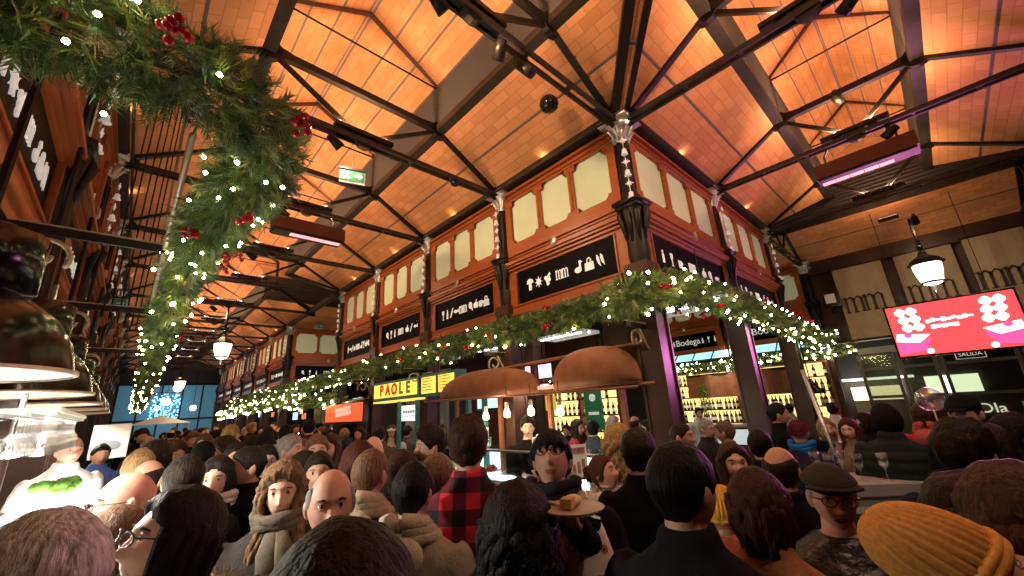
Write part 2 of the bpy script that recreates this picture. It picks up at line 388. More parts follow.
# ------------------------------------------------------------------ columns
KS = Matrix.Scale(K, 4)
def col_parts():
    up = MB()
    up.lathe([(.13, 2.62), (.15, 2.66), (.11, 2.74), (.095, 2.9), (.09, 3.45), (.1, 3.5), (.085, 3.55), (.085, 3.62)], 14)
    for j in range(8):
        t = j * PI / 4; up.tube([(.092 * math.cos(t), .092 * math.sin(t), 2.8), (.09 * math.cos(t), .09 * math.sin(t), 3.45)], .018, 5)
    cap = MB()
    cap.lathe([(.085, 3.6), (.11, 3.66), (.10, 3.7), (.15, 3.8), (.21, 3.86), (.21, 3.9), (.08, 3.9)], 12)
    for j in range(8):
        t = j * PI / 4 + .2; c, s = math.cos(t), math.sin(t)
        cap.tube([(.10 * c, .10 * s, 3.62), (.13 * c, .13 * s, 3.72), (.19 * c, .19 * s, 3.8), (.22 * c, .22 * s, 3.76)], [.03, .045, .035, .012], 6, flat=.5)
    cap.box((0, 0, 3.93), (.46, .46, .07))
    br = MB(); br.box((0, 0, 2.60), (.40, .40, .05)); br.box((0, 0, 2.54), (.34, .34, .07)); br.box((0, 0, 2.64), (.3, .3, .05))
    for j in range(8):
        t = j * PI / 4; c, s = math.cos(t), math.sin(t)
        br.tube([(.16 * c, .16 * s, 2.52), (.19 * c, .19 * s, 2.42), (.15 * c, .15 * s, 2.25), (.12 * c, .12 * s, 2.0)], [.03, .05, .04, .02], 6)
    br.lathe([(.13, 1.7), (.15, 1.85), (.13, 2.2), (.16, 2.5)], 12)
    sh = MB(); sh.b2((-.14, -.14, -H / K + .35), (.14, .14, 1.72))
    for sx in (-1, 1):
        for sy in (-1, 1): sh.b2((sx * .125, sy * .125, -H / K + .4), (sx * .16, sy * .16, 1.68))
    sh.b2((-.17, -.17, 1.55), (.17, .17, 1.7))
    ba = MB(); ba.b2((-.2, -.2, -H / K), (.2, .2, -H / K + .3)); ba.b2((-.17, -.17, -H / K + .3), (.17, .17, -H / K + .38))
    return [('upper_shaft', up.xf(KS).mesh('upper_shaft', M['iron'], True)), ('capital', cap.xf(KS).mesh('capital', M['silver'], True)), ('bracket', br.xf(KS).mesh('bracket', M['iron'], True)), ('shaft', sh.xf(KS).mesh('shaft', M['wood_d'])), ('base', ba.xf(KS).mesh('base', M['iron']))]
CP = col_parts()
def column(x, y, label):
    t = thing('iron_column', label, 'column', (x, y, 0), 0, 'columns of the hall')
    for nm, me in CP: place(nm, me, t, (0, 0, H))
def star_mesh():
    mb = MB()
    for k in range(4):
        a = k * PI / 4; r = .055 if k % 2 == 0 else .035
        mb.bar((-r * math.cos(a), 0, -r * math.sin(a)), (r * math.cos(a), 0, r * math.sin(a)), .012, .012, (0, 1, 0))
    mb.ball((0, 0, 0), .018, 8, 5); return mb.xf(KS).mesh('star', M['star'])
def bell_mesh():
    mb = MB(); mb.lathe([(.008, .05), (.03, .03), (.035, -.02), (.05, -.045), (.0, -.05)], 10); return mb.xf(KS).mesh('bell', M['star'], True)
SM, BMs = star_mesh(), bell_mesh()
def star_string(x, y, nx, ny, label):
    t = thing('star_string', label, 'ornament', (x + nx * .13, y + ny * .13, TIE - .3), math.atan2(-nx, ny) + PI, 'star strings on the columns')
    mb = MB(); mb.tube([(0, 0, .05), (0, 0, -.76)], .006, 5); mb.build('cord', M['rod'], t)
    for k in range(6): place('bell' if k % 2 else 'star', BMs if k % 2 else SM, t, (0, -.02, -.02 - k * .136))
nearc = 'the panelled block'
clist = []
for i, y in enumerate(AY[:5]): clist.append((AX1, y, ['tall dark column at the near corner of the panelled block'] + ['dark fascia column on the long side of the panelled block, %s after the corner' % ordn(k) for k in range(4)], i))
for x, y, L_, i in clist: column(x, y, L_[i])
for i, x in enumerate(BX[1:]): column(x, BY1, ['dark column between the two panelled bays on the side aisle', 'dark column at the front end of the side-aisle panelling'][i])
for i, y in enumerate(AY[6:]): column(AX1, y, 'column of the distant far block, %s past the crossing' % ordn(i))
for i, y in enumerate(AY[1:10]): column(AX0, y, 'dark column of the left-hand shops, %s going down the aisle' % ordn(i))
column(CX1 - .1, BY1, 'white-capped dark column against the front glazing beside the banners')
for i, (x, y) in enumerate([(6.424, 6.177), (6.424, 10.416), (9.064, 6.177), (9.064, 10.416)]):
    column(x, y, ['dark post in the middle of the stalls under the block', 'dark post at the far middle of the block', 'dark post behind the stalls facing the wine shop', 'dark post at the far front corner of the block'][i])
for i, y in enumerate(AY[:5]):
    star_string(AX1, y, -1, 0 if i else -.6, 'string of white stars and bells on the ' + ('corner column' if i == 0 else '%s fascia column after the corner' % ordn(i - 1)))
star_string(6.424, BY1, 0, -1, 'string of white stars on the column between the side-aisle bays')
star_string(9.064, BY1, 0, -1, 'string of white stars on the front end column of the side-aisle bays')
for i, y in enumerate(AY[6:10]): star_string(AX1, y, -1, 0, 'string of white stars on the far block, %s column past the crossing' % ordn(i))
for i, y in enumerate(AY[1:5]): star_string(AX0, y, 1, 0, 'string of white stars on the left shop front, %s column' % ordn(i))
# ------------------------------------------------------------------ fascia bays: glazed upper lights, moulded cornice, black icon board
def circ(cx, cz, r, n=14, a0=0, a1=2 * PI, ry=None): return [(cx + r * math.cos(a0 + (a1 - a0) * i / n), cz + (ry or r) * math.sin(a0 + (a1 - a0) * i / n)) for i in range(n if a1 - a0 > 6 else n + 1)]
def mm_polys(w=1.0):         # two joined serif letters m, 1 high, centred
    P = []
    for k in range(2):
        ox = -1.05 + k * 1.05
        for j in range(3):
            x = ox + j * .42; P.append([(x - .05, -.5), (x + .07, -.5), (x + .07, .38), (x - .05, .38)]); P.append([(x - .13, -.5), (x + .15, -.5), (x + .15, -.45), (x - .13, -.45)])
            if j < 2:
                xa, xb = x + .01, x + .42; n = 8; up = []; lo = []
                for i in range(n + 1):
                    t = i / n; xx = xa + (xb + .06 - xa) * t; zz = .2 + .3 * math.sin(PI * min(1, t * 1.02) * .92); up.append((xx, zz)); lo.append((xx, zz - .05 - .10 * t))
                P.append(up + lo[::-1])
        P.append([(ox - .14, .42), (ox + .06, .5), (ox + .06, .36), (ox - .1, .36)])
    return P
ICON = {
 'mushroom': [circ(0, .12, .42, 12, 0, PI), [(-.14, .14), (.14, .14), (.17, -.5), (-.17, -.5)]],
 'sun': [circ(0, 0, .26)] + [[(.26 * math.cos(a - .16), .26 * math.sin(a - .16)), (.5 * math.cos(a), .5 * math.sin(a)), (.26 * math.cos(a + .16), .26 * math.sin(a + .16))] for a in [k * PI / 4 for k in range(8)]],
 'grapes': [circ(x, z, .17, 10) for x, z in ((-.2, .1), (.12, .1), (-.04, -.15), (.02, -.42), (.2, -.12))] + [[(-.05, .2), (.3, .5), (.4, .3), (.05, .15)]],
 'mm': [[(x * .55, z) for x, z in p] for p in mm_polys()],
 'duck': [circ(-.05, -.2, .36, 14, 0, 2 * PI, .24), [(.05, -.1), (.28, -.1), (.26, .4), (.14, .4)], circ(.2, .42, .13, 10), [(.28, .44), (.48, .38), (.28, .34)]],
 'bag': [[(-.42, .12), (.42, .12), (.46, -.5), (-.46, -.5)], [(-.22, .12), (-.22, .36), (-.1, .5), (.1, .5), (.22, .36), (.22, .12), (.14, .12), (.14, .34), (.06, .41), (-.06, .41), (-.14, .34), (-.14, .12)]],
 'chillies': [[(-.3, .5), (-.12, .3), (-.06, -.1), (.0, -.5), (-.24, -.2), (-.34, .15)], [(.08, .5), (.26, .3), (.32, -.1), (.38, -.5), (.14, -.2), (.04, .15)]],
 'bottle': [[(-.14, -.5), (.14, -.5), (.14, .1), (.06, .24), (.06, .5), (-.06, .5), (-.06, .24), (-.14, .1)]],
 'goblet': [[(-.2, .5), (.2, .5), (.16, .1), (.03, -.02), (.03, -.42), (.18, -.5), (-.18, -.5), (-.03, -.42), (-.03, -.02), (-.16, .1)]],
 'fish': [circ(-.08, 0, .36, 14, 0, 2 * PI, .17), [(.22, 0), (.5, .22), (.5, -.22)]],
 'cup': [[(-.34, .2), (.26, .2), (.18, -.4), (-.26, -.4)], [(.24, .14), (.44, .1), (.4, -.14), (.22, -.1), (.22, -.04), (.34, -.06), (.36, .04), (.24, .07)]],
 'knife': [[(-.3, -.5), (-.18, -.5), (.1, .0), (.3, .5), (.14, .42), (-.1, .0)]],
 'ham': [circ(-.1, .1, .3, 12, 0, 2 * PI, .36), [(.0, -.1), (.2, -.1), (.3, -.5), (.2, -.5)]],
 'apple': [circ(-.12, -.08, .3, 12), circ(.12, -.08, .3, 12), [(-.03, .2), (.03, .2), (.14, .5), (.06, .5)]],
}
ICM = {}
for k, polys in ICON.items():
    mb = MB()
    for p in polys: mb.prism([(x * .2, z * .2) for x, z in p], -.012, 0)
    ICM[k] = mb.xf(KS).mesh('icon_' + k, M['cream'])
BAYC = {}
def bay_parts(w):
    if w in BAYC: return BAYC[w]
    w0 = w; w = w / K; hw = w / 2; f = MB()
    f.b2((-hw, -.06, 3.68), (hw, .06, 3.9)); f.b2((-hw, -.12, 3.8), (hw, .02, 3.84)); f.b2((-hw, -.09, 3.72), (hw, .0, 3.745))     # head rail
    f.b2((-hw, -.05, 2.62), (hw, .06, 2.82))                                       # sill rail
    f.b2((-hw, -.05, 2.26), (hw, .05, 2.62)); f.b2((-hw, -.12, 2.56), (hw, 0, 2.62)); f.b2((-hw, -.085, 2.52), (hw, 0, 2.56)); f.b2((-hw, -.16, 2.40), (hw, 0, 2.46)); f.b2((-hw, -.13, 2.36), (hw, 0, 2.40)); f.b2((-hw, -.09, 2.31), (hw, 0, 2.345))
    f.b2((-hw, -.05, 1.50), (hw, .05, 1.68)); f.b2((-hw, -.085, 1.5), (hw, 0, 1.53)); f.b2((-hw, -.07, 1.645), (hw, 0, 1.67))
    for s in (-1, 1):
        f.b2((s * hw, -.05, 1.68), (s * (hw - .2), .05, 2.26)); f.b2((s * hw, -.05, 2.82), (s * (hw - .13), .05, 3.68))
        f.b2((s * (hw - .2), -.07, 1.67), (s * (hw - .175), 0, 2.27))
    g = 3; pw = (w - .26) / g; P = []
    for k in range(g + 1):
        x = -hw + .13 + pw * k
        if 0 < k < g:
            f.b2((x - .05, -.05, 2.82), (x + .05, .05, 3.68)); f.tube([(x, -.05, 2.9), (x, -.05, 3.6)], .028, 6)
        for s in ((1,) if k == 0 else (-1,) if k == g else (-1, 1)):
            xx = x + s * (.05 if 0 < k < g else 0)
            for z0, z1 in ((2.82, 2.9), (3.58, 3.68)): f.b2((xx, -.05, z0), (xx + s * .06, .04, z1))
            f.add([(xx + s * .06, -.03, 2.82), (xx + s * .13, -.03, 2.82), (xx + s * .06, -.03, 2.9)], [(0, 1, 2), (2, 1, 0)])
            f.add([(xx + s * .06, -.03, 3.68), (xx + s * .13, -.03, 3.68), (xx + s * .06, -.03, 3.58)], [(0, 1, 2), (2, 1, 0)])
    P.append(('frame', f, M['wood'], None))
    for k in range(g):
        x = -hw + .13 + pw * (k + .5); m = MB(); m.b2((x - pw / 2 + .02, .0, 2.82), (x + pw / 2 - .02, .02, 3.68)); P.append(('glass_pane', m, M['pane'], None))
    m = MB(); m.ball((0, -.16, 2.49), (.05, .03, .075), 12, 6); m.lathe([(.05, 0), (.068, .01), (.068, .03), (.05, .035)], 16, (0, -.155, 2.49), Matrix.Rotation(PI / 2, 3, 'X')); P.append(('cartouche', m, M['silver'], None))
    m = MB(); m.b2((-hw + .2, -.02, 1.68), (hw - .2, .02, 2.26)); P.append(('sign_board', m, M['black'], 'icons'))
    BAYC[w0] = [(n, q.xf(KS).mesh(n, mt), ic) for n, q, mt, ic in P]; return BAYC[w0]
SETS = [['mushroom', 'sun', 'grapes', 'mm', 'duck', 'bag', 'chillies'], ['goblet', 'bottle', 'knife', 'fish', 'mm', 'ham', 'apple', 'cup', 'bag'], ['ham', 'goblet', 'bottle', 'mm', 'apple', 'knife', 'fish'], ['bottle', 'fish', 'knife', 'cup', 'mm', 'duck', 'goblet', 'apple', 'ham'], ['bottle', 'goblet', 'cup', 'mm', 'apple', 'ham', 'fish']]
def bay(x, y, rz, w, label, iset, group='panelled fascia bays'):
    t = thing('fascia_bay', label, 'wall panel', (x, y, H), rz, group)
    w = round(w, 2)
    for n, me, ic in bay_parts(w):
        o = place(n, me, t)
        if ic and iset is not None:
            S = SETS[iset % len(SETS)]; usable = w - .62; k = len(S)
            wts = [2.2 if q == 'mm' else 1 for q in S]; tot = sum(wts); xx = -usable / 2
            for q, wt in zip(S, wts):
                xx += usable * wt / tot / 2; i_ = place('lettering' if q == 'mm' else 'icon', ICM[q], o, (xx, -.016, 1.572)); xx += usable * wt / tot / 2
                i_.scale = (1.1, 1, .78) if q == 'mm' else (.9, 1, .98)
cw = .19
for i in range(4):
    y = (AY[i] + AY[i + 1]) / 2
    bay(AX1, y, -PI / 2, AY[i + 1] - AY[i] - cw, 'wooden fascia bay with cream panes and black icon board, long side, ' + ['nearest the corner', 'second from corner', 'third from corner', 'furthest from corner'][i], i)
for i in range(2):
    x = (BX[i] + BX[i + 1]) / 2
    bay(x, BY1, 0, BX[i + 1] - BX[i] - cw, ['wooden fascia bay with cream panes right of the corner column on the side aisle', 'wooden fascia bay tinted purple at the front end of the side aisle'][i], 4)
for i in range(6):
    y = (AY[6 + i] + AY[7 + i]) / 2
    bay(AX1, y, -PI / 2, 2.4 - cw, 'wooden fascia bay with pale panes on the distant block, %s past the crossing' % ordn(i), i + 1)
bay(AX1 + 1.32, GY1, 0, 2.45, 'wooden end bay of the distant block facing the camera beneath the exit sign', 2)
for i in range(9):
    y = (AY[i] + AY[i + 1]) / 2
    bay(AX0, y, PI / 2, AY[i + 1] - AY[i] - cw, 'wooden shop fascia with pale panes along the left edge, %s going down the aisle' % ordn(i), i)
# grey gutters over the fascias
gt = MB()
for s, x in ((-1, AX1), (1, AX0)):
    gt.b2((x + s * .03, 1.85, 3.14 + H), (x + s * .16, 32, 3.19 + H)); gt.b2((x + s * .145, 1.85, 3.16 + H), (x + s * .17, 32, 3.25 + H)); gt.tube([(x + s * .21, 1.85, 3.12 + H), (x + s * .21, 32, 3.12 + H)], .016, 6)
gt.b2((3.68, BY1 - .16, 3.14 + H), (9.1, BY1 - .03, 3.19 + H)); gt.b2((3.68, BY1 - .17, 3.16 + H), (9.1, BY1 - .145, 3.25 + H)); gt.tube([(3.68, BY1 - .21, 3.12 + H), (9.1, BY1 - .21, 3.12 + H)], .016, 6)
struct('trim_4', gt, M['iron2'])
# ------------------------------------------------------------------ fir garlands
LF = [M['leaf%d' % i] for i in range(4)]
def resample(pts, step):
    out = [Vector(pts[0])]; acc = 0
    for a, b_ in zip(pts, pts[1:]):
        a, b_ = Vector(a), Vector(b_); L = (b_ - a).length; t = step - acc
        while t <= L: out.append(a.lerp(b_, t / L)); t += step
        acc = (L - (t - step))
    return out
BU = MB().ball((0, 0, 0), 1, 8, 6).mesh('fairy_light', M['bulb'], True)
BUs = {}
def bulb(r):
    if r not in BUs: BUs[r] = MB().ball((0, 0, 0), r, 8, 6).mesh('fairy_light', M['bulb'], True)
    return BUs[r]
bm = MB(); rr = random.Random(3)
for k in range(8): bm.ball((rr.uniform(-.045, .045), rr.uniform(-.03, .03), rr.uniform(-.045, .045)), .017, 8, 6)
BERRY = bm.mesh('berry_cluster', M['berry'], True)
def garland(label, pts, R, dens, nl, needle, nbulb, br, nberry, seed, group='fir garlands', bulbdown=.6, nw=.0032, frozen=None):
    rnd = random.Random(seed); t = thing('garland', label, 'garland', pts[0], 0, group); o = Vector(pts[0])
    P = resample(pts, .02); mb = MB()
    Ltot = .02 * len(P); ns = int(Ltot * dens)
    def axis(i): return (P[min(i + 3, len(P) - 1)] - P[max(i - 3, 0)]).normalized()
    def frame(i):
        d = axis(i); s_ = d.cross(Vector((0, 0, 1))); s_ = s_.normalized(); return d, s_, s_.cross(d)
    for q in range(ns):
        i = rnd.randrange(len(P)); d, s_, u = frame(i); Ri = R[0] + (R[1] - R[0]) * i / len(P) if isinstance(R, tuple) else R
        Ri *= .82 + .3 * noise.noise(P[i] * 2.2 + Vector((seed, 0, 0)))
        a = rnd.uniform(0, 2 * PI); rad = s_ * math.cos(a) + u * math.sin(a)
        st = P[i] + rad * Ri * rnd.uniform(.2, .62); dr = (rad * 1 + d * rnd.uniform(-1, 1) + Vector((0, 0, -.25 * rnd.random()))).normalized()
        L = Ri * rnd.uniform(.35, .62); mb.cur = rnd.choices((0, 1, 2, 3), (4, 3, 3, 1.3))[0]
        sd = dr.cross(Vector((rnd.uniform(-1, 1), rnd.uniform(-1, 1), rnd.uniform(-1, 1)))).normalized(); n2 = sd.cross(dr)
        vs, fs = [], []
        for k in range(nl):
            f = .08 + .92 * k / nl; s2 = 1 if k % 2 else -1; root = st + dr * L * f
            nd = (dr * .8 + sd * s2 * rnd.uniform(.5, 1) + n2 * rnd.uniform(-.5, .5)).normalized() * needle * rnd.uniform(.7, 1.15)
            w_ = nd.cross(n2).normalized() * nw; w2 = n2 * nw; c = len(vs)
            vs += [root + w_, root - w_ * .5 + w2, root - w_ * .5 - w2, root + nd]; fs += [(c, c + 1, c + 3), (c + 1, c + 2, c + 3), (c + 2, c, c + 3)]
        c = len(vs); w_ = sd * nw; vs += [st + w_, st - w_, st + dr * L]; fs.append((c, c + 1, c + 2))
        mb.add([v - o for v in vs], fs)
    mb.build('foliage', LF, t)
    # wire the lights hang on
    wp = []
    for i in range(0, len(P), 6):
        d, s_, u = frame(i); Ri = (R[0] + (R[1] - R[0]) * i / len(P)) if isinstance(R, tuple) else R; a = i * .09; wp.append(P[i] + (s_ * math.cos(a) + u * math.sin(a)) * Ri * .6 - o)
    wb = MB(); wb.tube(wp, .004, 4); wb.build('light_cable', M['cable'], t)
    for q in range(nbulb):
        i = rnd.randrange(len(P)); d, s_, u = frame(i); Ri = (R[0] + (R[1] - R[0]) * i / len(P)) if isinstance(R, tuple) else R
        a = rnd.uniform(0, 2 * PI); toc = (Vector((0, 0, H)) - P[i]); toc = (toc - d * toc.dot(d)).normalized()
        rad = s_ * math.cos(a) + u * math.sin(a)
        if rad.dot(toc) < -.1: rad = -rad
        if br[0] == br[1]: b_ = br[0]
        place('fairy_light', bulb(rnd.choice(br)), t, P[i] + rad * Ri * rnd.uniform(.82, 1.06) - o)
    for q in range(nberry):
        i = rnd.randrange(len(P)); d, s_, u = frame(i); Ri = (R[0] + (R[1] - R[0]) * i / len(P)) if isinstance(R, tuple) else R
        toc = (Vector((0, 0, H)) - P[i]).normalized(); a = rnd.uniform(-1, 1); rad = (toc + s_ * a * .5 + u * rnd.uniform(-.4, .6)); rad = (rad - d * rad.dot(d)).normalized()
        b_ = place('berry_cluster', BERRY, t, P[i] + rad * Ri * 1.06 - o); b_.rotation_euler = (rnd.random() * 3, rnd.random() * 3, 0); b_.scale = [min(1, Ri * 4.2)] * 3
    return t
zg = 1.04 + H
garland('thick fir garland with red berries close overhead at upper left, turning the shop corner',
        [(.16, 3.1, zg), (.18, 2.5, zg - .02), (.23, 2.0, zg), (.26, 1.62, zg + .01), (.16, 1.44, zg + .02), (-.02, 1.39, zg + .03), (-.3, 1.40, zg + .04), (-.7, 1.42, zg + .04), (-1.3, 1.44, zg + .03)], (.165, .225), 680, 18, .055, 58, (.0075, .0075), 14, 11, nw=.0021)
garland('long fir garland with warm lights running away along the left-hand shops',
        [(.15, 3.0, zg), (.14, 3.5, zg - .03), (.12, 4.2, zg), (.12, 5, zg - .05), (.13, 6, zg - .02), (.13, 7.4, zg - .07), (.15, 9, zg - .1), (.18, 12, zg - .16), (.2, 16, zg - .25), (.2, 21, zg - .3)], (.165, .22), 130, 14, .07, 100, (.011, .013, .014), 7, 12, nw=.0045)
cl = [onX(px, py, 3.58) for px, py in [(638, 294), (612, 303), (560, 319), (500, 334), (450, 349), (400, 362), (350, 375), (300, 387), (262, 396), (232, 404)]]
garland('wide fir garland full of lights along the long side of the panelled block', cl, .235, 330, 14, .07, 98, (.012, .014, .016), 12, 13, nw=.0042)
cr_ = [onY(px, py, 1.72) for px, py in [(626, 296), (660, 290), (700, 293), (740, 306), (780, 323), (815, 338)]]; cr_.append(Vector((11.6, 1.6, 1.12 + H)))
garland('wide fir garland full of lights along the side-aisle face of the block', cr_, .235, 370, 14, .07, 90, (.012, .014, .016), 10, 14, nw=.0042)
garland('thin lit garland hanging under the wine shop fascia', [(12.2, 5.9, .82 + H), (12.2, 4.6, .74 + H), (12.2, 3.2, .80 + H), (12.2, 2.0, .78 + H), (12.2, 1.3, .86 + H)], .13, 150, 9, .09, 60, (.018, .022), 0, 15, nw=.006)
garland('thin lit garland seen behind the stalls, low under the block', [(8.9, 8.6, .62 + H), (8.9, 6.6, .5 + H), (8.9, 4.8, .52 + H), (8.9, 2.4, .55 + H)], .13, 90, 9, .09, 40, (.016, .02), 0, 16, nw=.006)
garland('lit garland of the distant block, beyond the orange menu screen', [(3.5, 9.6, .44 + H), (3.45, 12, .42 + H), (3.45, 15, .55 + H), (3.45, 19, .5 + H), (3.45, 26, .4 + H)], .2, 60, 10, .11, 80, (.024, .028), 2, 17, nw=.008)
# garland arms with scrolls on the left-hand columns
def arm(y, x0, x1, z, label):
    t = thing('garland_bracket', label, 'bracket', (x0, y, z), 0, 'garland brackets')
    mb = MB(); mb.bar((0, 0, 0), (x1 - x0, 0, 0), .025, .045); mb.build('arm', M['iron'], t)
    mb = MB(); mb.bar((.06, 0, .03), (x1 - x0, 0, .03), .03, .008); mb.build('arm_highlight', M['rod'], t)  # pale strip imitates the bright highlight along the arm
    mb = MB(); pts = []
    s = 1 if x1 > x0 else -1
    for i in range(26):
        a = -.6 + i * .27; r = .105 * (1 - i * .028); pts.append((s * (.17 + r * math.cos(a)), 0, -.13 + r * math.sin(a)))
    mb.tube([(s * -.14, 0, -.30), (s * .0, 0, -.2), (s * .12, 0, -.02)], .012, 6); mb.tube(pts, .012, 6); mb.build('scroll', M['rod'], t, True)
arm(3.0, -.62, .12, zg - .02, 'iron arm with a curled scroll holding the garland above the dome lamps')
arm(4.62, -.62, .12, zg - .06, 'second scrolled arm holding the left garland further down')
arm(6.9, -.62, .12, zg - .1, 'third scrolled arm holding the left garland')
t = tag(MB().tube([(.02, 1.9, zg + .13), (.01, 3.1, zg - .03), (.0, 4.7, zg - .05)], .013, 8).build('garland_rail', M['rod'], None, True), 'pale straight rail carrying the left garland between its scrolled arms', 'rail')
for i, y in enumerate(AY[:4]):
    for s in (0,) : arm(y, AX1 - .14, AX1 - .5, .95 * K + H - .08, 'scrolled bracket under the garland on the ' + ['corner column', 'first fascia column after the corner', 'second fascia column after the corner', 'third fascia column after the corner'][i])
# ------------------------------------------------------------------ hanging wires on the left
for i in range(6):
    q = onY((120, 127, 136, 143, 150, 155)[i], 240, 4.6 + .12 * i)
    tag(MB().tube([(q.x, q.y, ND + .1), (q.x, q.y, .9 + H)], .0065, 5).build('hanging_wire', M['iron'], None), 'one of the thin dark wires hanging straight down beside the left garland', 'wire', 'hanging wires')
# ------------------------------------------------------------------ heaters, lanterns, exit signs, small gear
HEAT = mat('heater_glow', (1, .45, .5), .5, em=1.5, emc=(1, .36, .42)); HB = mat('heater_body', (.10, .03, .018), .5, .3)
def heater(x, y, z, rz, label):
    t = thing('patio_heater', label, 'heater', (x, y, z), rz, 'infrared heaters')
    mb = MB(); mb.prism([(-.13, .10), (.13, .10), (.15, -.10), (-.15, -.10)], -.5, .5); mb.xf(Matrix.Rotation(PI / 2, 4, 'Z')); mb.build('housing', HB, t)
    mb = MB(); mb.b2((-.48, -.1, -.125), (.48, .12, -.10)); mb.build('reflector', M['iron2'], t)
    for k in range(5): mb = MB(); mb.b2((-.26 + k * .145, -.07, -.135), (-.26 + k * .145 + .137, .02, -.125)); mb.build('heating_element', HEAT, t)
    for s in (-1, 1): mb = MB(); mb.tube([(s * .36, 0, .1), (s * .36, 0, .24), (s * .3, 0, .34)], .012, 6); mb.build('hanger', M['iron'], t)
heater(1.62, 6.16, 2.78 + H, 0, 'brown box heater with a pink glowing strip hanging in the long aisle')
heater(6.45, .06, 2.76 + H, PI / 2, 'brown box heater with a row of pink elements at upper right')
LG = mat('lantern_glow', (1, .97, .88), .5, em=5.5, emc=(1, .95, .82))
def lantern(x, y, zt, sc_, label, top):
    t = thing('lantern', label, 'lantern', (x, y, zt), 0, 'hanging lanterns')
    def B(n, mb, m, sm=True): mb.xf(Matrix.Scale(sc_, 4)).build(n, m, t, sm)
    mb = MB(); mb.lathe([(.02, 0), (.05, -.03), (.07, -.10), (.20, -.19), (.25, -.26), (.25, -.30), (.22, -.3)], 8); mb.lathe([(.26, -.27), (.275, -.28), (.26, -.3)], 16); B('cap', mb, M['iron'], False)
    mb = MB(); mb.lathe([(.21, -.30), (.195, -.45), (.15, -.66), (.10, -.70), (0, -.72)], 12); B('glass_body', mb, LG)
    mb = MB()
    for k in range(6):
        a = k * PI / 3; c, s = math.cos(a), math.sin(a); mb.tube([(.215 * c, .215 * s, -.3), (.2 * c, .2 * s, -.45), (.155 * c, .155 * s, -.66)], .008, 5)
    mb.lathe([(.16, -.64), (.17, -.66), (.15, -.68)], 12); B('cage', mb, M['iron'], False)
    mb = MB(); mb.lathe([(.035, -.72), (.02, -.76), (.035, -.79), (.012, -.83), (.0, -.88)], 8); B('finial', mb, M['silver'])
    mb = MB(); mb.tube([(0, 0, 0), (0, 0, (top - zt) / sc_)], .03, 8); mb.ball((0, 0, .06), .05, 8, 6); B('hanging_rod', mb, M['iron'])
    l = bpy.data.lights.new('lantern_light', 'POINT'); l.energy = 15; l.color = (1, .86, .66); l.shadow_soft_size = .15
    lo = bpy.data.objects.new('lantern_light', l); col.objects.link(lo); lo.location = (x, y, zt - .95 * sc_ )
lantern(10.9, -.23, 2.45 + H, 1.0, 'glowing street-style lantern hanging before the cream banners', TIE)
lantern(AC, 12.9, 2.32 + H, .95, 'glowing lantern hanging far down the long aisle', TIE)
lantern(AC, 24.6, 2.32 + H, .95, 'tiny lantern glowing at the far end of the hall', TIE)
EX = mat('exit_green', (.005, .09, .05), .4, em=.12, emc=(.02, .3, .18)); EXW = mat('exit_white', (.34, .37, .34), .6, em=.12)
def exit_sign(x, y, z, rz, label, drop):
    t = thing('exit_sign', label, 'sign', (x, y, z), rz, 'exit signs')
    mb = MB(); mb.b2((-.14, -.012, -.095), (.14, .012, .075)); mb.build('panel', EXW, t)
    mb = MB(); mb.b2((-.13, -.016, -.07), (.13, -.012, .07)); mb.build('green_field', EX, t)
    mb = MB(); mb.b2((-.15, -.025, .075), (.15, .025, .10)); mb.tube([(0, 0, .1), (0, 0, .1 + drop)], .006, 5); mb.build('mount', M['iron'], t)
    mb = MB()
    mb.prism([(.02, .012), (.07, .012), (.07, .045), (.115, 0), (.07, -.045), (.07, -.012), (.02, -.012)], -.02, -.016)
    mb.prism(circ(-.05, .045, .014, 10), -.02, -.016); mb.prism([(-.075, .03), (-.035, .03), (-.045, -.01), (-.02, -.055), (-.035, -.058), (-.06, -.02), (-.09, -.058), (-.105, -.052), (-.075, -.005)], -.02, -.016)
    mb.b2((-.125, -.02, -.06), (-.115, -.016, .06)); mb.build('pictogram', EXW, t)
exit_sign(1.5, 4.15, 2.68 + H, -.3, 'green exit sign with arrow hanging from the near roof truss', .2)
exit_sign(AX1 + .85, GY1 - .25, 3.22 + H, 0, 'exit sign on the beam above the end bay of the distant block', .05)
exit_sign(-.42, 8.6, 1.92 + H, -.1, 'green exit sign beside the left-hand shop columns', .12)
def spot(x, y, z, d, label):
    t = thing('spotlight', label, 'spotlight', (x, y, z), 0, 'small spotlights')
    v = Vector(d).normalized(); R = v.to_track_quat('Z', 'Y').to_matrix()
    mb = MB(); mb.lathe([(.0, -.1), (.045, -.09), (.06, .08), (.05, .08), (.0, .05)], 12, (0, 0, 0), R); mb.build('can', M['iron'], t, True)
    mb = MB(); mb.bar((0, 0, .02), (0, 0, .14), .02, .05); mb.build('yoke', M['iron'], t)
spot(2.2, BY1, TIE - .16, (.3, -.4, -.5), 'small black spotlight clipped on the first roof truss')
spot(1.9, BY1 + .02, TIE - .14, (.2, .5, -.4), 'second small spotlight on the first roof truss')
spot(6.42, .1, TIE + .62, (.5, -.2, -.5), 'small red-lit camera head on the side-aisle truss')
t = tag(MB().ball((0, 0, 0), (.11, .11, .1), 14, 8).build('dome_speaker', M['lamp_blk'], None, True, (AX1 - .85, BY1 + .35, TIE + .1)), 'round black loudspeaker under the lower roof slope', 'speaker')
tag(MB().ball((0, 0, 0), (.07, .07, .05), 12, 8).build('dome_camera', M['lamp_blk'], None, True, (2.9, 4.06, TIE - .05)), 'black dome camera on the roof tie over the long aisle', 'camera')
fl = onX(832, 300, 12.2)
t = thing('floodlight', 'square black floodlight with a white lens on the front column', 'floodlight', fl)
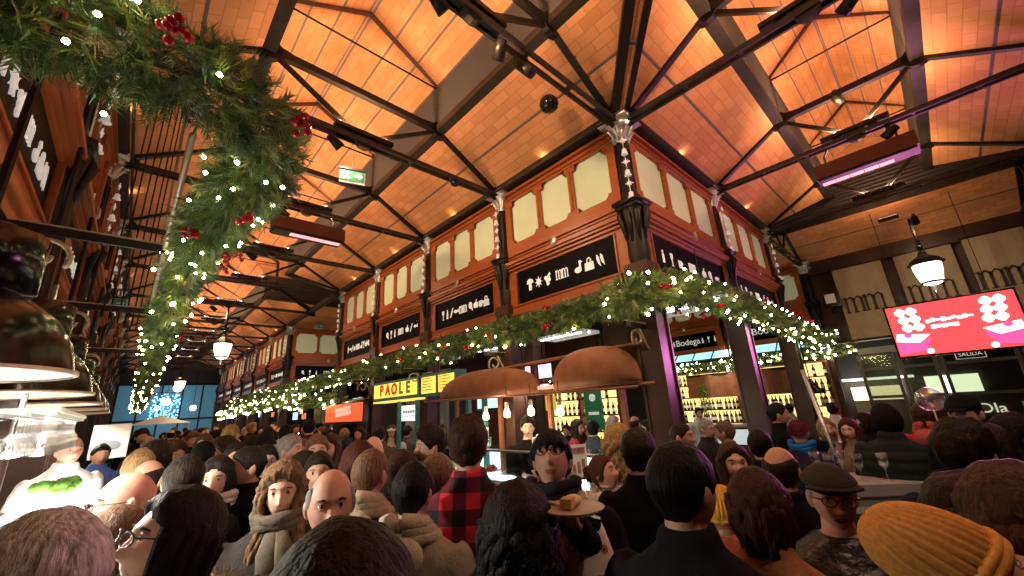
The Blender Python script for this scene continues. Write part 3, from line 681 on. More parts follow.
MB().box((0, 0, 0), (.12, .34, .34)).build('housing', M['lamp_blk'], t); MB().box((-.065, .02, .03), (.01, .2, .22)).build('lens', M['white'], t); MB().bar((.05, 0, -.1), (.3, .1, -.25), .03).build('arm', M['iron'], t)
# ------------------------------------------------------------------ advertising screen
SR = mat('screen_red', (.9, .05, .06), .4, em=1.35, emc=(1, .075, .085)); SW = mat('screen_white', (1, .9, .95), .4, em=3.2, emc=(1, .86, .95)); SP = mat('screen_pink', (.9, .1, .3), .4, em=1.5, emc=(1, .08, .30))
SX = 9.8; TL, TRr, BR_, BL = [onX(px, py, SX) for px, py in [(887, 308), (1022, 288.5), (1027, 345), (898, 357)]]
yc = (TL.y + TRr.y + BR_.y + BL.y) / 4; zc = (TL.z + TRr.z + BR_.z + BL.z) / 4; sw = ((TL.y - TRr.y) + (BL.y - BR_.y)) / 2; sh_ = ((TL.z - BL.z) + (TRr.z - BR_.z)) / 2
t = thing('video_screen', 'large red advertising screen with white diamond pattern at the right edge', 'screen', (SX, yc, zc), -PI / 2)
MB().b2((-sw / 2 - .03, .01, -sh_ / 2 - .03), (sw / 2 + .03, .09, sh_ / 2 + .03)).build('casing', M['lamp_blk'], t)
MB().b2((-sw / 2, 0, -sh_ / 2), (sw / 2, .01, sh_ / 2)).build('display', SR, t)
dsp = t.children[-1] if len(t.children) > 1 else t
mb = MB(); px_ = sw * .094
for side in (-1, 1):
    for r_ in range(3):
        for c_ in range(3):
            x = side * sw * .385 + (c_ - 1) * px_ - r_ * .012 * sw * side; z = sh_ * .37 - r_ * px_ * .98; a_ = px_ * .5; b_ = px_ * .13
            if x + a_ > sw / 2 or x - a_ < -sw / 2: continue
            mb.prism([(x - a_, z - b_), (x - b_, z - a_), (x + b_, z - a_), (x + a_, z - b_), (x + a_, z + b_), (x + b_, z + a_), (x - b_, z + a_), (x - a_, z + b_)], -.006, 0)
for k in range(9): mb.b2((-sw * .2 + k * sw * .042, -.006, sh_ * .10 + .012 * (k % 3)), (-sw * .2 + k * sw * .042 + sw * .034, 0, sh_ * .16 + .02 * (k % 2)))
for k in range(5): mb.b2((-sw * .17 + k * sw * .045, -.006, -sh_ * .02 + .01 * (k % 2)), (-sw * .17 + k * sw * .045 + sw * .037, 0, sh_ * .05))
for side in (-1, 1):
    mb.prism([(side * sw * .2, -sh_ * .12), (side * sw * .47, -sh_ * .05), (side * sw * .49, -sh_ * .2), (side * sw * .3, -sh_ * .26)], -.006, 0)
    mb.prism(circ(side * sw * .24, -sh_ * .44, sw * .03, 10, 0, 2 * PI, sh_ * .05), -.006, 0)
mb.build('picture_pattern', SW, t)
mb = MB()
for side in (-1, 1):
    mb = MB(); mb.prism([(side * sw * .2, -sh_ * .2), (side * sw * .49, -sh_ * .24), (side * sw * .49, -sh_ * .47), (side * sw * .27, -sh_ * .42)], -.004, 0); mb.build('picture_shadow', SP, t)
    mb = MB(); mb.prism(circ(side * sw * .38, -sh_ * .1, sw * .035, 10, 0, 2 * PI, sh_ * .05), -.008, -.006); mb.build('picture_spot', SP, t)
pass
for s in (-1, 1): MB().tube([(s * sw * .35, .05, sh_ / 2), (s * sw * .35, .05, TIE - zc)], .005, 6).build('suspension_cable', M['iron'], t)
# ------------------------------------------------------------------ front wall, banners, street beyond
b = MB(); X = CX1
b.b2((X - .05, -9, 2.86 + H), (X + .25, 33, 3.2 + H)); b.b2((X - .12, -9, 2.82 + H), (X - .05, 33, 2.88 + H)); b.b2((X + .1, -9, 1.02 + H), (X + .2, 33, 2.9 + H)); b.b2((X, -9, 1.0 + H), (X + .25, 33, 1.06 + H))
struct('wall_front', b, M['wood_d'])
b = MB(); b.b2((X - .1, -9, .68 + H), (X + .12, 1.35, .82 + H)); struct('trim_5', b, M['grey'])
for y in (1.55, .35, -.35, -1.0, -1.75, -2.6):
    pass
GF = mat('olive_glass_frame', (.10, .10, .075), .4, .3)
for i, (y0, y1) in enumerate([(1.4, .75), (.7, .1), (.05, -1.05), (-1.1, -2.2)]):
    t = thing('window_%d' % (i + 1), None, None, (X, (y0 + y1) / 2, 0)); t['kind'] = 'structure'
    w_ = (y0 - y1) / 2; mb = MB()
    for s in (-1, 1): mb.b2((-.05, s * w_, 0), (.05, s * (w_ - .06), .68 + H))
    for z in (.0, .3, .52): mb.b2((-.04, -w_, z * H + (.3 * H if z == .52 else 0)), (.04, w_, z * H + .06 + (.3 * H if z == .52 else 0)))
    mb.b2((-.04, -w_, .30 + H), (.04, w_, .36 + H)); mb.b2((-.04, -w_, .62 + H), (.04, w_, .68 + H)); mb.build('window_frame', GF, t)
    MB().b2((-.008, -w_ + .03, .05), (.008, w_ - .03, .66 + H)).build('glazing', M['glass_d'], t)
b = MB(); b.b2((13.2, -9, -.1), (22, 20, .0)); struct('floor', b, mat('street_paving', (.1, .09, .08), .6))
b = MB(); b.b2((17.5, -9, 0), (18, 20, 7)); tag(b.build('shop_building', mat('street_wall', (.05, .045, .035), .7, nz=(2, .3)), None), 'dark shop building across the street, seen through the front glazing', 'building')
def street(px, py, X_=17.4): return onX(px, py, X_)
c = street(1000, 408, 17.3)
t = thing('shop_sign', 'lit shop sign with white letters seen through the front glazing at far right', 'sign', c, -PI / 2)
MB().b2((-.85, 0, -.22), (.85, .08, .22)).build('sign_panel', mat('sign_dark', (.09, .05, .04), .5), t)
me = textmesh('DIa', .36, .02, mat('sign_letter', (1, .95, .9), .5, em=2.2)); place('lettering', me, t, (-.12, -.03, 0))
mb = MB(); mb.b2((.42, -.03, -.14), (.78, 0, .16)); mb.build('emblem', mat('sign_grey', (.5, .5, .45), .5, em=.5), t)
mb = MB(); mb.bar((.48, -.04, -.08), (.72, -.04, .1), .01, .03, (0, 1, 0)); mb.prism(circ(.53, .07, .035), -.05, -.03); mb.prism(circ(.67, -.05, .035), -.05, -.03); mb.build('emblem_mark', M['lamp_blk'], t)
mb = MB(); mb.box((-.62, -.02, 0), (.05, .04, .3)); mb.build('red_mark', SR, t)
c = street(953, 384); t = thing('shop_window', 'bright white shop window across the street', 'window', c, -PI / 2)
MB().b2((-.55, 0, -.24), (.55, .06, .26)).build('lit_pane', mat('street_light', (1, 1, .9), .5, em=3, emc=(1, 1, .88)), t); MB().b2((-.6, -.02, -.3), (.6, .0, -.25)).build('window_ledge', M['grey'], t)
c = street(880, 402, 16.8); t = thing('street_stall', 'small lit stall front out in the street', 'stall', (c.x, c.y, 0), -PI / 2)
MB().b2((-.6, 0, 1.35), (.6, .5, 1.75)).build('lit_panel', mat('stall_light', (1, .85, .6), .5, em=2.0, emc=(1, .82, .62)), t); MB().b2((-.9, -.1, 1.95), (.9, .6, 2.02)).build('awning_edge', mat('strip', (1, 1, 1), .5, em=2.5), t); MB().b2((-.6, 0, 0), (.6, .5, 1.35)).build('counter_front', M['grey'], t)
MB().tube([(-.85, .3, 0), (-.85, .3, 1.95)], .03, 6).build('post', M['grey'], t)
CAN = mat('canvas_banner', (.38, .28, .16), .8, nz=(2.5, .18)); BL_ = mat('banner_letter', (.035, .025, .02), .7)
def bannerpts(i): return [[(831, 270), (880, 260), (842, 334)], [(892, 256), (950, 244), (912, 312)], [(960, 239), (1022, 226), (982, 300)]][i]
for i in range(3):
    a, b_, c_ = [onX(px, py, 12.45) for px, py in bannerpts(i)]
    w_ = a.y - b_.y; zt = (a.z + b_.z) / 2; hb = zt - (1.04 + H)
    t = thing('banner', 'cream canvas banner printed with dark serif letters, ' + ['beside the front column, leftmost of three', 'partly behind the hanging lantern', 'rightmost of three, above the red screen'][i], 'banner', (12.45, (a.y + b_.y) / 2, zt), -PI / 2, 'cream banners')
    mb = MB(); n = 10; g = []
    for q in range(n + 1):
        x = -w_ / 2 + w_ * q / n
        for z in (0, -hb): g.append((x, .012 * math.sin(q * 1.3), z))
    for yo in (0, .012): mb.add([(x, y + yo, z) for x, y, z in g], [(2 * q, 2 * q + 1, 2 * q + 3, 2 * q + 2) for q in range(n)])
    mb.build('cloth', CAN, t)
    mb = MB()
    for p in mm_polys(): mb.prism([(x * .35, z * .40 - 1.17 * K) for x, z in p], -.03, -.018)
    mb.build('lettering', BL_, t)
    mb = MB(); mb.tube([(-w_ / 2 - .04, 0, .0), (w_ / 2 + .04, 0, .0)], .018, 6); mb.build('top_rod', M['iron'], t)
c = onX(970, 354, 12.3)
t = thing('way_out_sign', 'small black sign with pale capital letters under the red screen', 'sign', c, -PI / 2)
MB().b2((-.2, 0, -.075), (.2, .03, .075)).build('plate', M['black'], t); MB().b2((-.21, .005, -.085), (.21, .028, .085)).build('rim', M['cream'], t)
place('lettering', textmesh('SALIDA', .1, .003), t, (0, -.004, 0))
def area(x, y, z, d, e, sx, sy, c, spread=PI):
    l = bpy.data.lights.new('area_light', 'AREA'); l.shape = 'RECTANGLE'; l.size = sx; l.size_y = sy; l.energy = e; l.color = c; l.spread = spread
    o = bpy.data.objects.new('area_light', l); col.objects.link(o); o.location = (x, y, z); o.rotation_euler = Vector(d).to_track_quat('-Z', 'Y').to_euler(); return o
# ------------------------------------------------------------------ kiosk under the near end of the panelled block
KX = 3.25                     # counter front
def Bx(a, b_): return MB().b2(a, b_)
CTP = mat('counter_light', (.75, .9, .88), .4, em=1.8, emc=(.78, .95, .93)); CST = mat('counter_stone', (.25, .24, .23), .3)
t = thing('display_counter', 'glass-fronted tapas counter with a glowing teal case under the copper awnings', 'counter', (KX, 3.75, 0))
Bx((0, -1.85, 0), (.6, 1.75, .95)).build('base_cabinet', M['teal'], t)
Bx((-.06, -1.9, .95), (.66, 1.8, 1.0)).build('ledge', CST, t)
Bx((.02, -1.8, 1.0), (.58, 1.7, 1.03)).build('lit_shelf', CTP, t)
Bx((.5, -1.8, 1.03), (.54, 1.7, 1.28)).build('added_glow_riser', CTP, t)  # added glowing panel that brightens the inside of the case
mb = MB(); mb.b2((-.02, -1.83, 1.0), (-.01, 1.73, 1.33)); mb.b2((.0, -1.83, 1.32), (.45, 1.73, 1.335)); mb.b2((0, -1.83, 1.0), (.5, -1.82, 1.33)); mb.build('case_glass', M['glass'], t)
mb = MB(); mb.b2((-.03, -1.85, 1.33), (.02, 1.75, 1.35)); mb.b2((-.03, -1.85, .995), (.0, 1.75, 1.02)); mb.build('case_edge', M['steel'], t)
FOODC = [mat('salad', (.12, .3, .03), .6, nz=(20, .5)), mat('ham_food', (.4, .06, .04), .4, nz=(20, .4)), mat('bread_food', (.55, .3, .1), .7, nz=(20, .4)), mat('cheese_food', (.75, .6, .25), .5, nz=(15, .2))]
PLm = MB().lathe([(0, 0), (.10, 0), (.15, .02), (.16, .03), (.14, .022), (0, .012)], 20).mesh('plate', M['white'], True)
def foodmesh(k):
    rn = random.Random(k); mb = MB()
    for i in range(14): a = rn.uniform(0, 6.28); r = rn.uniform(0, .09); mb.ball((r * math.cos(a), r * math.sin(a), .035 + rn.uniform(0, .04)), (rn.uniform(.02, .04), rn.uniform(.02, .04), rn.uniform(.015, .03)), 7, 5)
    return mb.mesh('food', FOODC[k], True)
FM = [foodmesh(k) for k in range(4)]
for i in range(8):
    y = 2.15 + i * .43; p = thing('tapas_plate', 'white plate of ' + ['green salad', 'cured ham', 'bread bites', 'cheese cubes'][i % 4] + ' in the glass case, ' + ('nearer the corner column' if i < 4 else 'further along the counter'), 'plate', (KX + .28, y, 1.03), 0, 'tapas plates in the case')
    place('plate', PLm, p); place('food', FM[i % 4], p)
# copper awnings
def awning(y0, y1, zb, zt, x, label):
    t = thing('copper_awning', label, 'awning', (x, (y0 + y1) / 2, zb), 0, 'copper awnings'); hw = (y1 - y0) / 2; hh = zt - zb; mb = MB(); n, k = 24, 8; vs = []
    for i in range(n + 1):
        a = PI * i / n
        for j in range(k + 1):
            e = PI / 2 * j / k          # quarter dome: bulges out towards the aisle
            sx = math.copysign(abs(math.cos(a)) ** .8, math.cos(a))
            vs.append((-.17 * math.sin(a) * math.cos(e) ** .9, hw * sx, hh * math.sin(a) ** .85 * math.sin(e) ** .8 if j else 0))
    fs = [(i * (k + 1) + j, i * (k + 1) + j + 1, (i + 1) * (k + 1) + j + 1, (i + 1) * (k + 1) + j) for i in range(n) for j in range(k)]
    mb.add(vs, fs); o = mb.build('hood', M['copper'], t, True); sm = o.modifiers.new('s', 'SOLIDIFY'); sm.thickness = .012
    mb = MB()
    for fr in (-.5, -.05, .45): mb.box((-.1, hw * fr, hh * .45), (.006, .006, .01))
    mb.tube([(-.17 * math.sin(PI * i / 24), hw * math.cos(PI * i / 24), -.005) for i in range(25)], .014, 6); mb.build('rolled_edge', M['copper'], t)
    return t
A = [onX(px, py, 3.62) for px, py in [(442, 398), (541, 396), (490, 371), (556, 389), (642, 381), (610, 345)]]
awning(A[1].y, A[0].y, A[1].z + .06, A[2].z + .02, 3.62, 'arched copper awning over the left end of the counter, above the bare bulbs')
awning(A[4].y, A[3].y, A[4].z, A[5].z, 3.62, 'arched copper awning beside the corner column, right of the pair')
t = thing('awning_frame', 'copper tube frame with posts carrying the two arched awnings', 'frame', (3.62, 3.7, 0))
mb = MB(); mb.tube([(0, 1.9, A[2].z - .02), (0, -1.75, A[5].z - .03)], .02, 8); mb.build('top_rail', M['copper'], t, True)
mb = MB(); mb.tube([(-.02, 1.9, A[0].z - .02), (-.02, -1.8, A[4].z - .03)], .018, 8); mb.tube([(-.34, 1.8, A[0].z - .05), (-.34, -1.8, A[4].z - .06)], .014, 8); mb.build('bottom_rail', M['copper'], t, True)
for px, py in [(622, 390), (549, 390), (500, 398), (457, 400)]:
    q = onX(px, py, 3.62); Bx((-.025, q.y - 3.7 - .025, .95), (.025, q.y - 3.7 + .025, A[4].z if px > 540 else A[0].z + .02)).build('post', M['copper'], t)
# bare bulbs
BG = mat('bulb_glow', (1, .85, .6), .5, em=14, emc=(1, .74, .42))
for i, (px, py) in enumerate([(486, 416), (507, 413), (531, 411), (560, 411)]):
    q = onX(px, py, 3.35); t = thing('hanging_bulb', 'bare glowing bulb hanging over the counter, %s from the left' % ordn(i), 'bulb', q, 0, 'bare bulbs over the counter')
    MB().lathe([(.014, .06), (.034, .02), (.042, -.01), (.034, -.042), (0, -.055)], 14).build('glass', BG, t, True)
    MB().lathe([(.0, .125), (.022, .12), (.026, .06), (.014, .055)], 12).build('socket', mat('ceramic', (.8, .72, .6), .4) if i == 0 else bpy.data.materials['ceramic'], t, True)
    MB().tube([(0, 0, .12), (0, 0, A[0].z + .05 - q.z)], .005, 5).build('flex', M['iron'], t)
    l = bpy.data.lights.new('bulb_light', 'POINT'); l.energy = 3; l.color = (1, .72, .42); l.shadow_soft_size = .05
    lo = bpy.data.objects.new('bulb_light', l); col.objects.link(lo); lo.location = q + Vector((0, 0, -.12))
# menu card and small things on the counter
q = atd(578, 457, 3.35)
t = thing('menu_card', 'upright printed menu card in a holder on the counter beside the young man', 'menu', (q.x, q.y, q.z - .17), math.radians(-42)); t.rotation_euler.z = -.75
MB().box((0, 0, .14), (.15, .008, .26)).build('card', M['white'], t)
mb = MB()
for i in range(3): mb.box((-.04 + .04 * i, -.006, .07 + .02 * i), (.025, .004, .09))
mb.box((0, -.006, .22), (.12, .004, .05)); mb.build('printed_pictures', mat('menu_print', (.35, .2, .2), .6, nz=(30, .8)), t); MB().b2((-.08, -.04, 0), (.08, .04, .02)).build('holder', M['steel'], t)
t = thing('cutlery_jar', 'glass jar of wrapped cutlery on the counter below the bulbs', 'jar', (KX + .2, 4.25, 1.34)); MB().lathe([(.05, 0), (.06, .12), (.055, .12), (.045, .01), (0, .01)], 14).build('jar', M['glass'], t, True)
for i in range(4): MB().bar((.01 * i - .02, 0, .02), (.035 * i - .05, .02 * i - .02, .24), .015).build('wrapped_cutlery', M['white'], t)
for i, (px, py) in enumerate([(600, 470), (612, 476), (522, 453)]):
    pass
for i, (y, w_, h_) in enumerate([(4.55, .22, .3), (4.95, .16, .2), (3.3, .2, .14)]):
    t = thing('napkin_box', ['tall white paper box on the counter left of the bulbs', 'short white box at the left end of the counter', 'low white box on the counter in front of the barman'][i], 'box', (KX + .25, y, 1.335), .2 * i, 'white boxes on the counter')
    Bx((-w_ / 2, -w_ / 2, 0), (w_ / 2, w_ / 2, h_)).build('carton', M['white'], t); Bx((-w_ * .3, -w_ * .3, h_), (w_ * .3, w_ * .3, h_ + .03)).build('paper', M['white'], t)
t = thing('counter_lamp', 'slim white strip lamp under the awning rail over the counter', 'lamp', (KX + .38, 3.8, 2.0))
Bx((-.05, -1.4, 0), (.05, 1.4, .04)).build('case', M['white'], t); MB().tube([(0, 0, .04), (0, 0, .4)], .01, 5).build('hanger', M['iron'], t)
area(KX + .38, 3.8, 1.99, (-.1, 0, -1), 16, .08, 2.7, (1, .86, .66))
# cream menu light box with teal frame
t0, t1, t2 = onX(374, 385, 3.55), onX(419, 378, 3.55), onX(374, 404, 3.55)
LB = mat('menu_glow', (.95, .72, .12), .5, em=1.15, emc=(1, .70, .10), nz=(6, .15))
yl, yr = t0.y, t1.y; zt = t1.z + .04; zb = t2.z + .03
t = thing('menu_light_box', 'yellow lit menu box in a teal frame with large red and green letters', 'sign', (3.55, (yl + yr) / 2, zb), -PI / 2); hw = (yl - yr) / 2; hh = zt - zb
MB().b2((-hw, 0, 0), (hw, .25, hh)).build('frame', M['teal'], t)
MB().b2((-hw + .05, -.012, .06), (hw - .06, 0, hh - .05)).build('lit_panel', LB, t)
LT = [mat('red_letter', (.7, .05, .02), .5, em=.3), mat('olive_letter', (.25, .27, .12), .5, em=.1)]
for i, ch in enumerate('PAOLE'): place('letter', textmesh(ch, hh * .74, .005, LT[0 if i < 3 else 1], 0, .012), t, (-hw * .55 + i * hw * .29, -.02, hh * .52))
MB().b2((-hw, -.0, -.03), (hw, .25, 0)).build('lit_underside', LB, t)
t = thing('menu_light_box', 'small yellow lit menu panels in teal frame turned beside the lettered box', 'sign', (3.55, yr - .02, zb), -PI / 2)
for k in range(2):
    x0 = .03 + k * .52; MB().b2((x0, 0, 0), (x0 + .52, .2, hh)).build('frame', M['teal'], t)
    MB().b2((x0 + .05, -.012, .05), (x0 + .47, 0, hh - .05)).build('lit_panel', LB, t)
    mb = MB()
    for j in range(7): mb.b2((x0 + .08, -.016, .1 + j * .045), (x0 + .40 - .04 * (j % 3), -.012, .115 + j * .045))
    mb.build('menu_lines', LT[1], t)
for i, px in enumerate([399, 417, 468, 484]):
    q = onX(px, 402, 3.6); tag(Bx((3.58, q.y - .03, 0), (3.64, q.y + .03, zb)).build('teal_post', M['teal'], None), 'slim teal post under the yellow menu boxes, %s from the left' % ordn(i), 'post', 'teal stall posts')
WS = mat('white_sign', (.9, .95, 1), .5, em=1.3, emc=(.85, .93, 1))
q = onX(410, 413, 3.9); t = thing('hanging_sign', 'white lit sign with faint grey lettering below the yellow menu box', 'sign', q, -PI / 2)
MB().b2((-.42, 0, -.14), (.42, .05, .14)).build('panel', WS, t); mb = MB()
for k in range(6): mb.b2((-.26 + k * .09, -.006, .0), (-.2 + k * .09, 0, .05))
mb.b2((-.2, -.006, -.06), (.2, 0, -.045)); mb.build('grey_lettering', M['grey'], t)
MB().tube([(-.3, .02, .14), (-.3, .02, .5)], .01, 5).build('hanger', M['iron'], t)
# orange menu screen further on
q0, q1, q2 = onX(327, 402, 3.5), onX(363, 402, 3.5), onX(363, 421, 3.5)
t = thing('menu_screen', 'orange screen with white handwritten lettering on a dark stall gantry', 'screen', (3.5, (q0.y + q1.y) / 2, q2.z), -PI / 2); hw = (q0.y - q1.y) / 2; hh = q1.z - q2.z
OS = mat('orange_screen', (.9, .12, .04), .5, em=.95, emc=(1, .11, .035))
MB().b2((-hw - .06, 0, -.05), (hw + .06, .1, hh + .05)).build('casing', M['lamp_blk'], t); MB().b2((-hw, -.01, 0), (hw, 0, hh)).build('display', OS, t)
mb = MB(); rn = random.Random(5)
for ln in range(2):
    for k in range(6):
        x = -hw * .4 + k * hw * .14 + ln * .05; z = hh * (.6 - ln * .25) + k * .008; mb.tube([(x, -.015, z - .03), (x + .05, -.015, z + .06), (x + .09, -.015, z - .02), (x + .12, -.015, z + .05)], .016, 4)
mb.build('handwriting', M['cream'], t)
t = thing('stall_gantry', 'dark stall gantry around the orange screen with grey side panel', 'stall', (3.62, (q0.y + q1.y) / 2, 0), -PI / 2)
for s in (-1.4, -.9, .95): Bx((s * hw - .04, 0, 0), (s * hw + .04, .1, q2.z + hh)).build('post', M['wood_d'], t)
Bx((-hw * 2.3, .02, q2.z - .02), (-hw * 1.08, .08, q2.z + hh)).build('side_panel', M['louvre'], t); Bx((-hw * 2.3, 0, q2.z + hh), (hw, .12, q2.z + hh + .1)).build('top_beam', M['wood_d'], t); Bx((-hw * 2.3, -.3, 0), (hw, .5, 1.05)).build('stall_counter', M['wood_m'], t)
for i, (px, py) in enumerate([(299, 434), (305, 436), (312, 432), (320, 433)]):
    q = onX(px, py, 3.42); t = thing('heat_lamp', 'small glowing lamp on the distant stall, %s of the row left of the orange screen' % ordn(i), 'lamp', q, 0, 'lamps of the distant stall')
    MB().ball((0, 0, 0), .07, 10, 6).build('glass', BG, t, True); MB().tube([(0, 0, .06), (0, 0, .5)], .012, 5).build('stem', M['iron'], t)
# ceiling trays (flat white lights) under the block
TRM = mat('tray_white', (.7, .72, .68), .5, em=.35); TRL = mat('tray_tube', (1, 1, 1), .5, em=4.5, emc=(.9, .97, 1))
for i, (px, py, w_) in enumerate([(568, 337, .5), (500, 349, .5), (440, 361, .5), (679, 312, .38), (705, 303, .3)]):
    q = onZ(px, py, 1.12 + H); t = thing('ceiling_light', 'flat white light tray under the block, ' + ['behind the garland left of the corner column', 'second tray along the long side', 'third tray along the long side', 'just right of the corner column', 'small tray over the side-aisle stalls'][i], 'ceiling light', q, 0, 'flat light trays')
    Bx((-.25, -w_, 0), (.25, w_, .05)).build('tray', TRM, t); Bx((-.25, -w_ * .9, -.02), (-.19, w_ * .9, 0)).build('tube', TRL, t); MB().tube([(0, 0, .05), (0, 0, 2.12 + H - q.z)], .008, 5).build('rod', M['iron'], t)
# pink and white menu screens inside the block
TV = mat('pink_screen', (.9, .3, .6), .5, em=2.0, emc=(1, .42, .66)); TVr = mat('crimson_screen', (.8, .03, .12), .5, em=1.3, emc=(1, .03, .14))
for i, (px, py, w_, h_) in enumerate([(525, 373, .34, .26), (545, 371, .36, .28), (545, 387, .3, .14)]):
    q = onX(px, py, 6.3); t = thing('menu_screen', ['pink menu screen under the block, left of a pair', 'white and pink menu screen under the block, right of a pair', 'small crimson neon sign below the pink menu screens'][i], 'screen', q, -PI / 2)
    Bx((-w_ / 2 - .02, 0, -h_ / 2 - .02), (w_ / 2 + .02, .06, h_ / 2 + .02)).build('casing', M['lamp_blk'], t); Bx((-w_ / 2, -.008, -h_ / 2), (w_ / 2, 0, h_ / 2)).build('display', TVr if i == 2 else TV, t)
    mb = MB()
    for k in range(3): mb.b2((-w_ * .42, -.014, h_ * (.18 - k * .25)), (w_ * (.35 - .1 * k), -.008, h_ * (.32 - k * .25)))
    mb.build('menu_lines', SW, t); MB().tube([(0, .03, h_ / 2), (0, .03, 2.12 + H - q.z)], .012, 5).build('pole', M['iron'], t)
q = onX(550, 403, 6.0); tag(Bx((q.x, q.y - .12, q.z - .14), (q.x + .04, q.y + .12, q.z + .14)).build('notice', mat('yellow_card', (.85, .6, .03), .5, em=.5), None), 'yellow notice hanging behind the bare bulbs', 'notice')
q = onX(593, 405, 7.2); t = thing('poster', 'dark green poster with pale emblem behind the counter', 'poster', q, -PI / 2); Bx((-.22, 0, -.5), (.22, .03, .35)).build('sheet', mat('green_poster', (.02, .16, .06), .5, em=.25), t); mb = MB(); mb.prism(circ(0, .15, .08), -.01, 0); mb.build('emblem', M['cream'], t); Bx((-.13, -.01, -.2), (.13, 0, -.14)).build('lettering', M['cream'], t)
# ------------------------------------------------------------------ stalls in the middle of the block: back walls, shelves, counters
def shelf_unit(name, label, x, y0, y1, rows, z0, dz, depth, m, lit, cat='shelf', rz=-PI / 2):
    w_ = abs(y1 - y0); t = thing(name, label, cat, (x, (y0 + y1) / 2, 0), rz)
    Bx((-w_ / 2, depth, 0), (w_ / 2, depth + .04, z0 + dz * rows)).build('back_panel', lit, t)
    for k in range(rows + 1): Bx((-w_ / 2, 0, z0 + dz * k - .03), (w_ / 2, depth, z0 + dz * k)).build('shelf_board', m, t)
    for s in (-1, 0, 1): Bx((s * w_ / 2 - .03, -.01, 0), (s * w_ / 2 + .03, depth, z0 + dz * rows)).build('upright', m, t)
    return t
SHG = mat('shelf_glow', (1, .72, .25), .5, em=1.5, emc=(1, .72, .26)); SHW = mat('shelf_white_glow', (1, .88, .62), .5, em=1.7, emc=(1, .84, .52))
BSX = 12.25
shelf_unit('bottle_shelf', 'backlit wine shelves of the wine shop under the dark sign', BSX, 6.2, 1.95, 6, .35, .35, .28, M['wood_m'], SHG)
BOT = []
for i, c in enumerate([(.02, .05, .02), (.09, .03, .01), (.30, .28, .14), (.35, .02, .02), (.015, .012, .012)]):
    mb = MB(); mb.lathe([(0, 0), (.04, 0), (.04, .17), (.032, .2), (.014, .225), (.014, .28), (0, .28)], 10); mb.cur = 1; mb.lathe([(.0405, .06), (.0405, .14)], 10); mb.cur = 2; mb.lathe([(.0155, .235), (.0155, .285), (0, .286)], 8)
    BOT.append(mb.mesh('wine_bottle', [mat('bottle_glass_%d' % i, c, .12), M['cream'] if i % 2 else M['white'], M['berry'] if i % 2 else M['black']], True))
rn = random.Random(9)
for k in range(6):
    n = 38
    for j in range(n):
        y = 2.05 + j * (4.05 / n) + rn.uniform(-.02, .02)
        if rn.random() < .12 or (5.1 < y and k < 1): continue
        tag(place('wine_bottle', rn.choice(BOT), None, (BSX + .14, y, .35 + .35 * k)), 'wine bottle standing on the backlit shelves of the wine shop', 'bottle', 'wine bottles on the backlit shelves')
# wine shop front: fascia, sign, teal strip, copper valance, counter
for i, yy in enumerate([(2.05, 4.1), (4.25, 6.3)]):
    ICM['bodega'] = ICM.get('bodega') or textmesh('Bodega', .26, .006)
SETS.append(['bottle', 'apple', 'bottle', 'bodega', 'bottle', 'goblet', 'bottle'])
def bodega_bay(y0, y1, label):
    t = thing('fascia_bay', label, 'wall panel', (12.5, (y0 + y1) / 2, H), -PI / 2, 'wine shop fascia'); w = round(y1 - y0, 2)
    for n, me, ic in bay_parts(w):
        o = place(n, me, t)
        if ic:
            xs = [-.8, -.62, -.44, .0, .46, .64, .82]
            for q, x in zip(SETS[-1], xs): i_ = place('lettering' if q == 'bodega' else 'icon', ICM[q], o, (x * w / 2.05, -.02, 1.572))
bodega_bay(2.05, 4.1, 'wine shop fascia beside the front column, dark sign with bottle symbols')
bodega_bay(4.25, 6.3, 'wine shop fascia seen between the near posts, dark sign with bottle symbols')
TS = mat('teal_strip', (.35, .75, .8), .5, em=1.3, emc=(.38, .8, .9))
t = thing('glass_canopy', 'pale blue lit canopy strip below the wine shop sign', 'canopy', (12.15, 4.0, .98 + H), -PI / 2)
mb = MB(); mb.add([(-2.2, 0, 0), (2.2, 0, 0), (2.2, .3, .22), (-2.2, .3, .22), (-2.2, 0, -.03), (2.2, 0, -.03), (2.2, .3, .19), (-2.2, .3, .19)], [(0, 1, 2, 3), (7, 6, 5, 4), (0, 4, 5, 1), (2, 6, 7, 3)]); mb.build('pane', TS, t)
mb = MB()
for k in range(9): mb.bar((-2.2 + k * .55, -.01, .0), (-2.2 + k * .55, .3, .23), .03)
mb.tube([(-2.2, -.02, -.02), (2.2, -.02, -.02)], .02, 6); mb.build('glazing_bars', M['iron'], t)
va = [onX(px, py, 11.2) for px, py in [(686, 377), (790, 373), (688, 400), (792, 396)]]
t = thing('copper_valance', 'plain copper valance hanging over the wine shop counter', 'valance', (11.2, (va[0].y + va[1].y) / 2, va[2].z + .03), -PI / 2); hw = (va[0].y - va[1].y) / 2
mb = MB(); n = 24
for q in range(n):
    x0, x1 = -hw + 2 * hw * q / n, -hw + 2 * hw * (q + 1) / n; d0, d1 = .05 * math.sin(q * .9), .05 * math.sin((q + 1) * .9)
    mb.add([(x0, d0, 0), (x1, d1, 0), (x1, d1, .58), (x0, d0, .58), (x0, d0 + .02, 0), (x1, d1 + .02, 0), (x1, d1 + .02, .58), (x0, d0 + .02, .58)], [(0, 1, 2, 3), (5, 4, 7, 6), (0, 4, 5, 1), (3, 2, 6, 7)])
mb.build('sheet', M['copper'], t); MB().tube([(-hw, .01, .58), (hw, .01, .58)], .03, 8).build('top_bar', M['iron'], t); MB().bar((0, .02, .58), (0, .02, 2.1), .03).build('hanger', M['iron'], t)
t = thing('bar_counter', 'wine shop counter with lit bottle case behind the seated customers', 'counter', (11.1, 3.9, 0), -PI / 2)
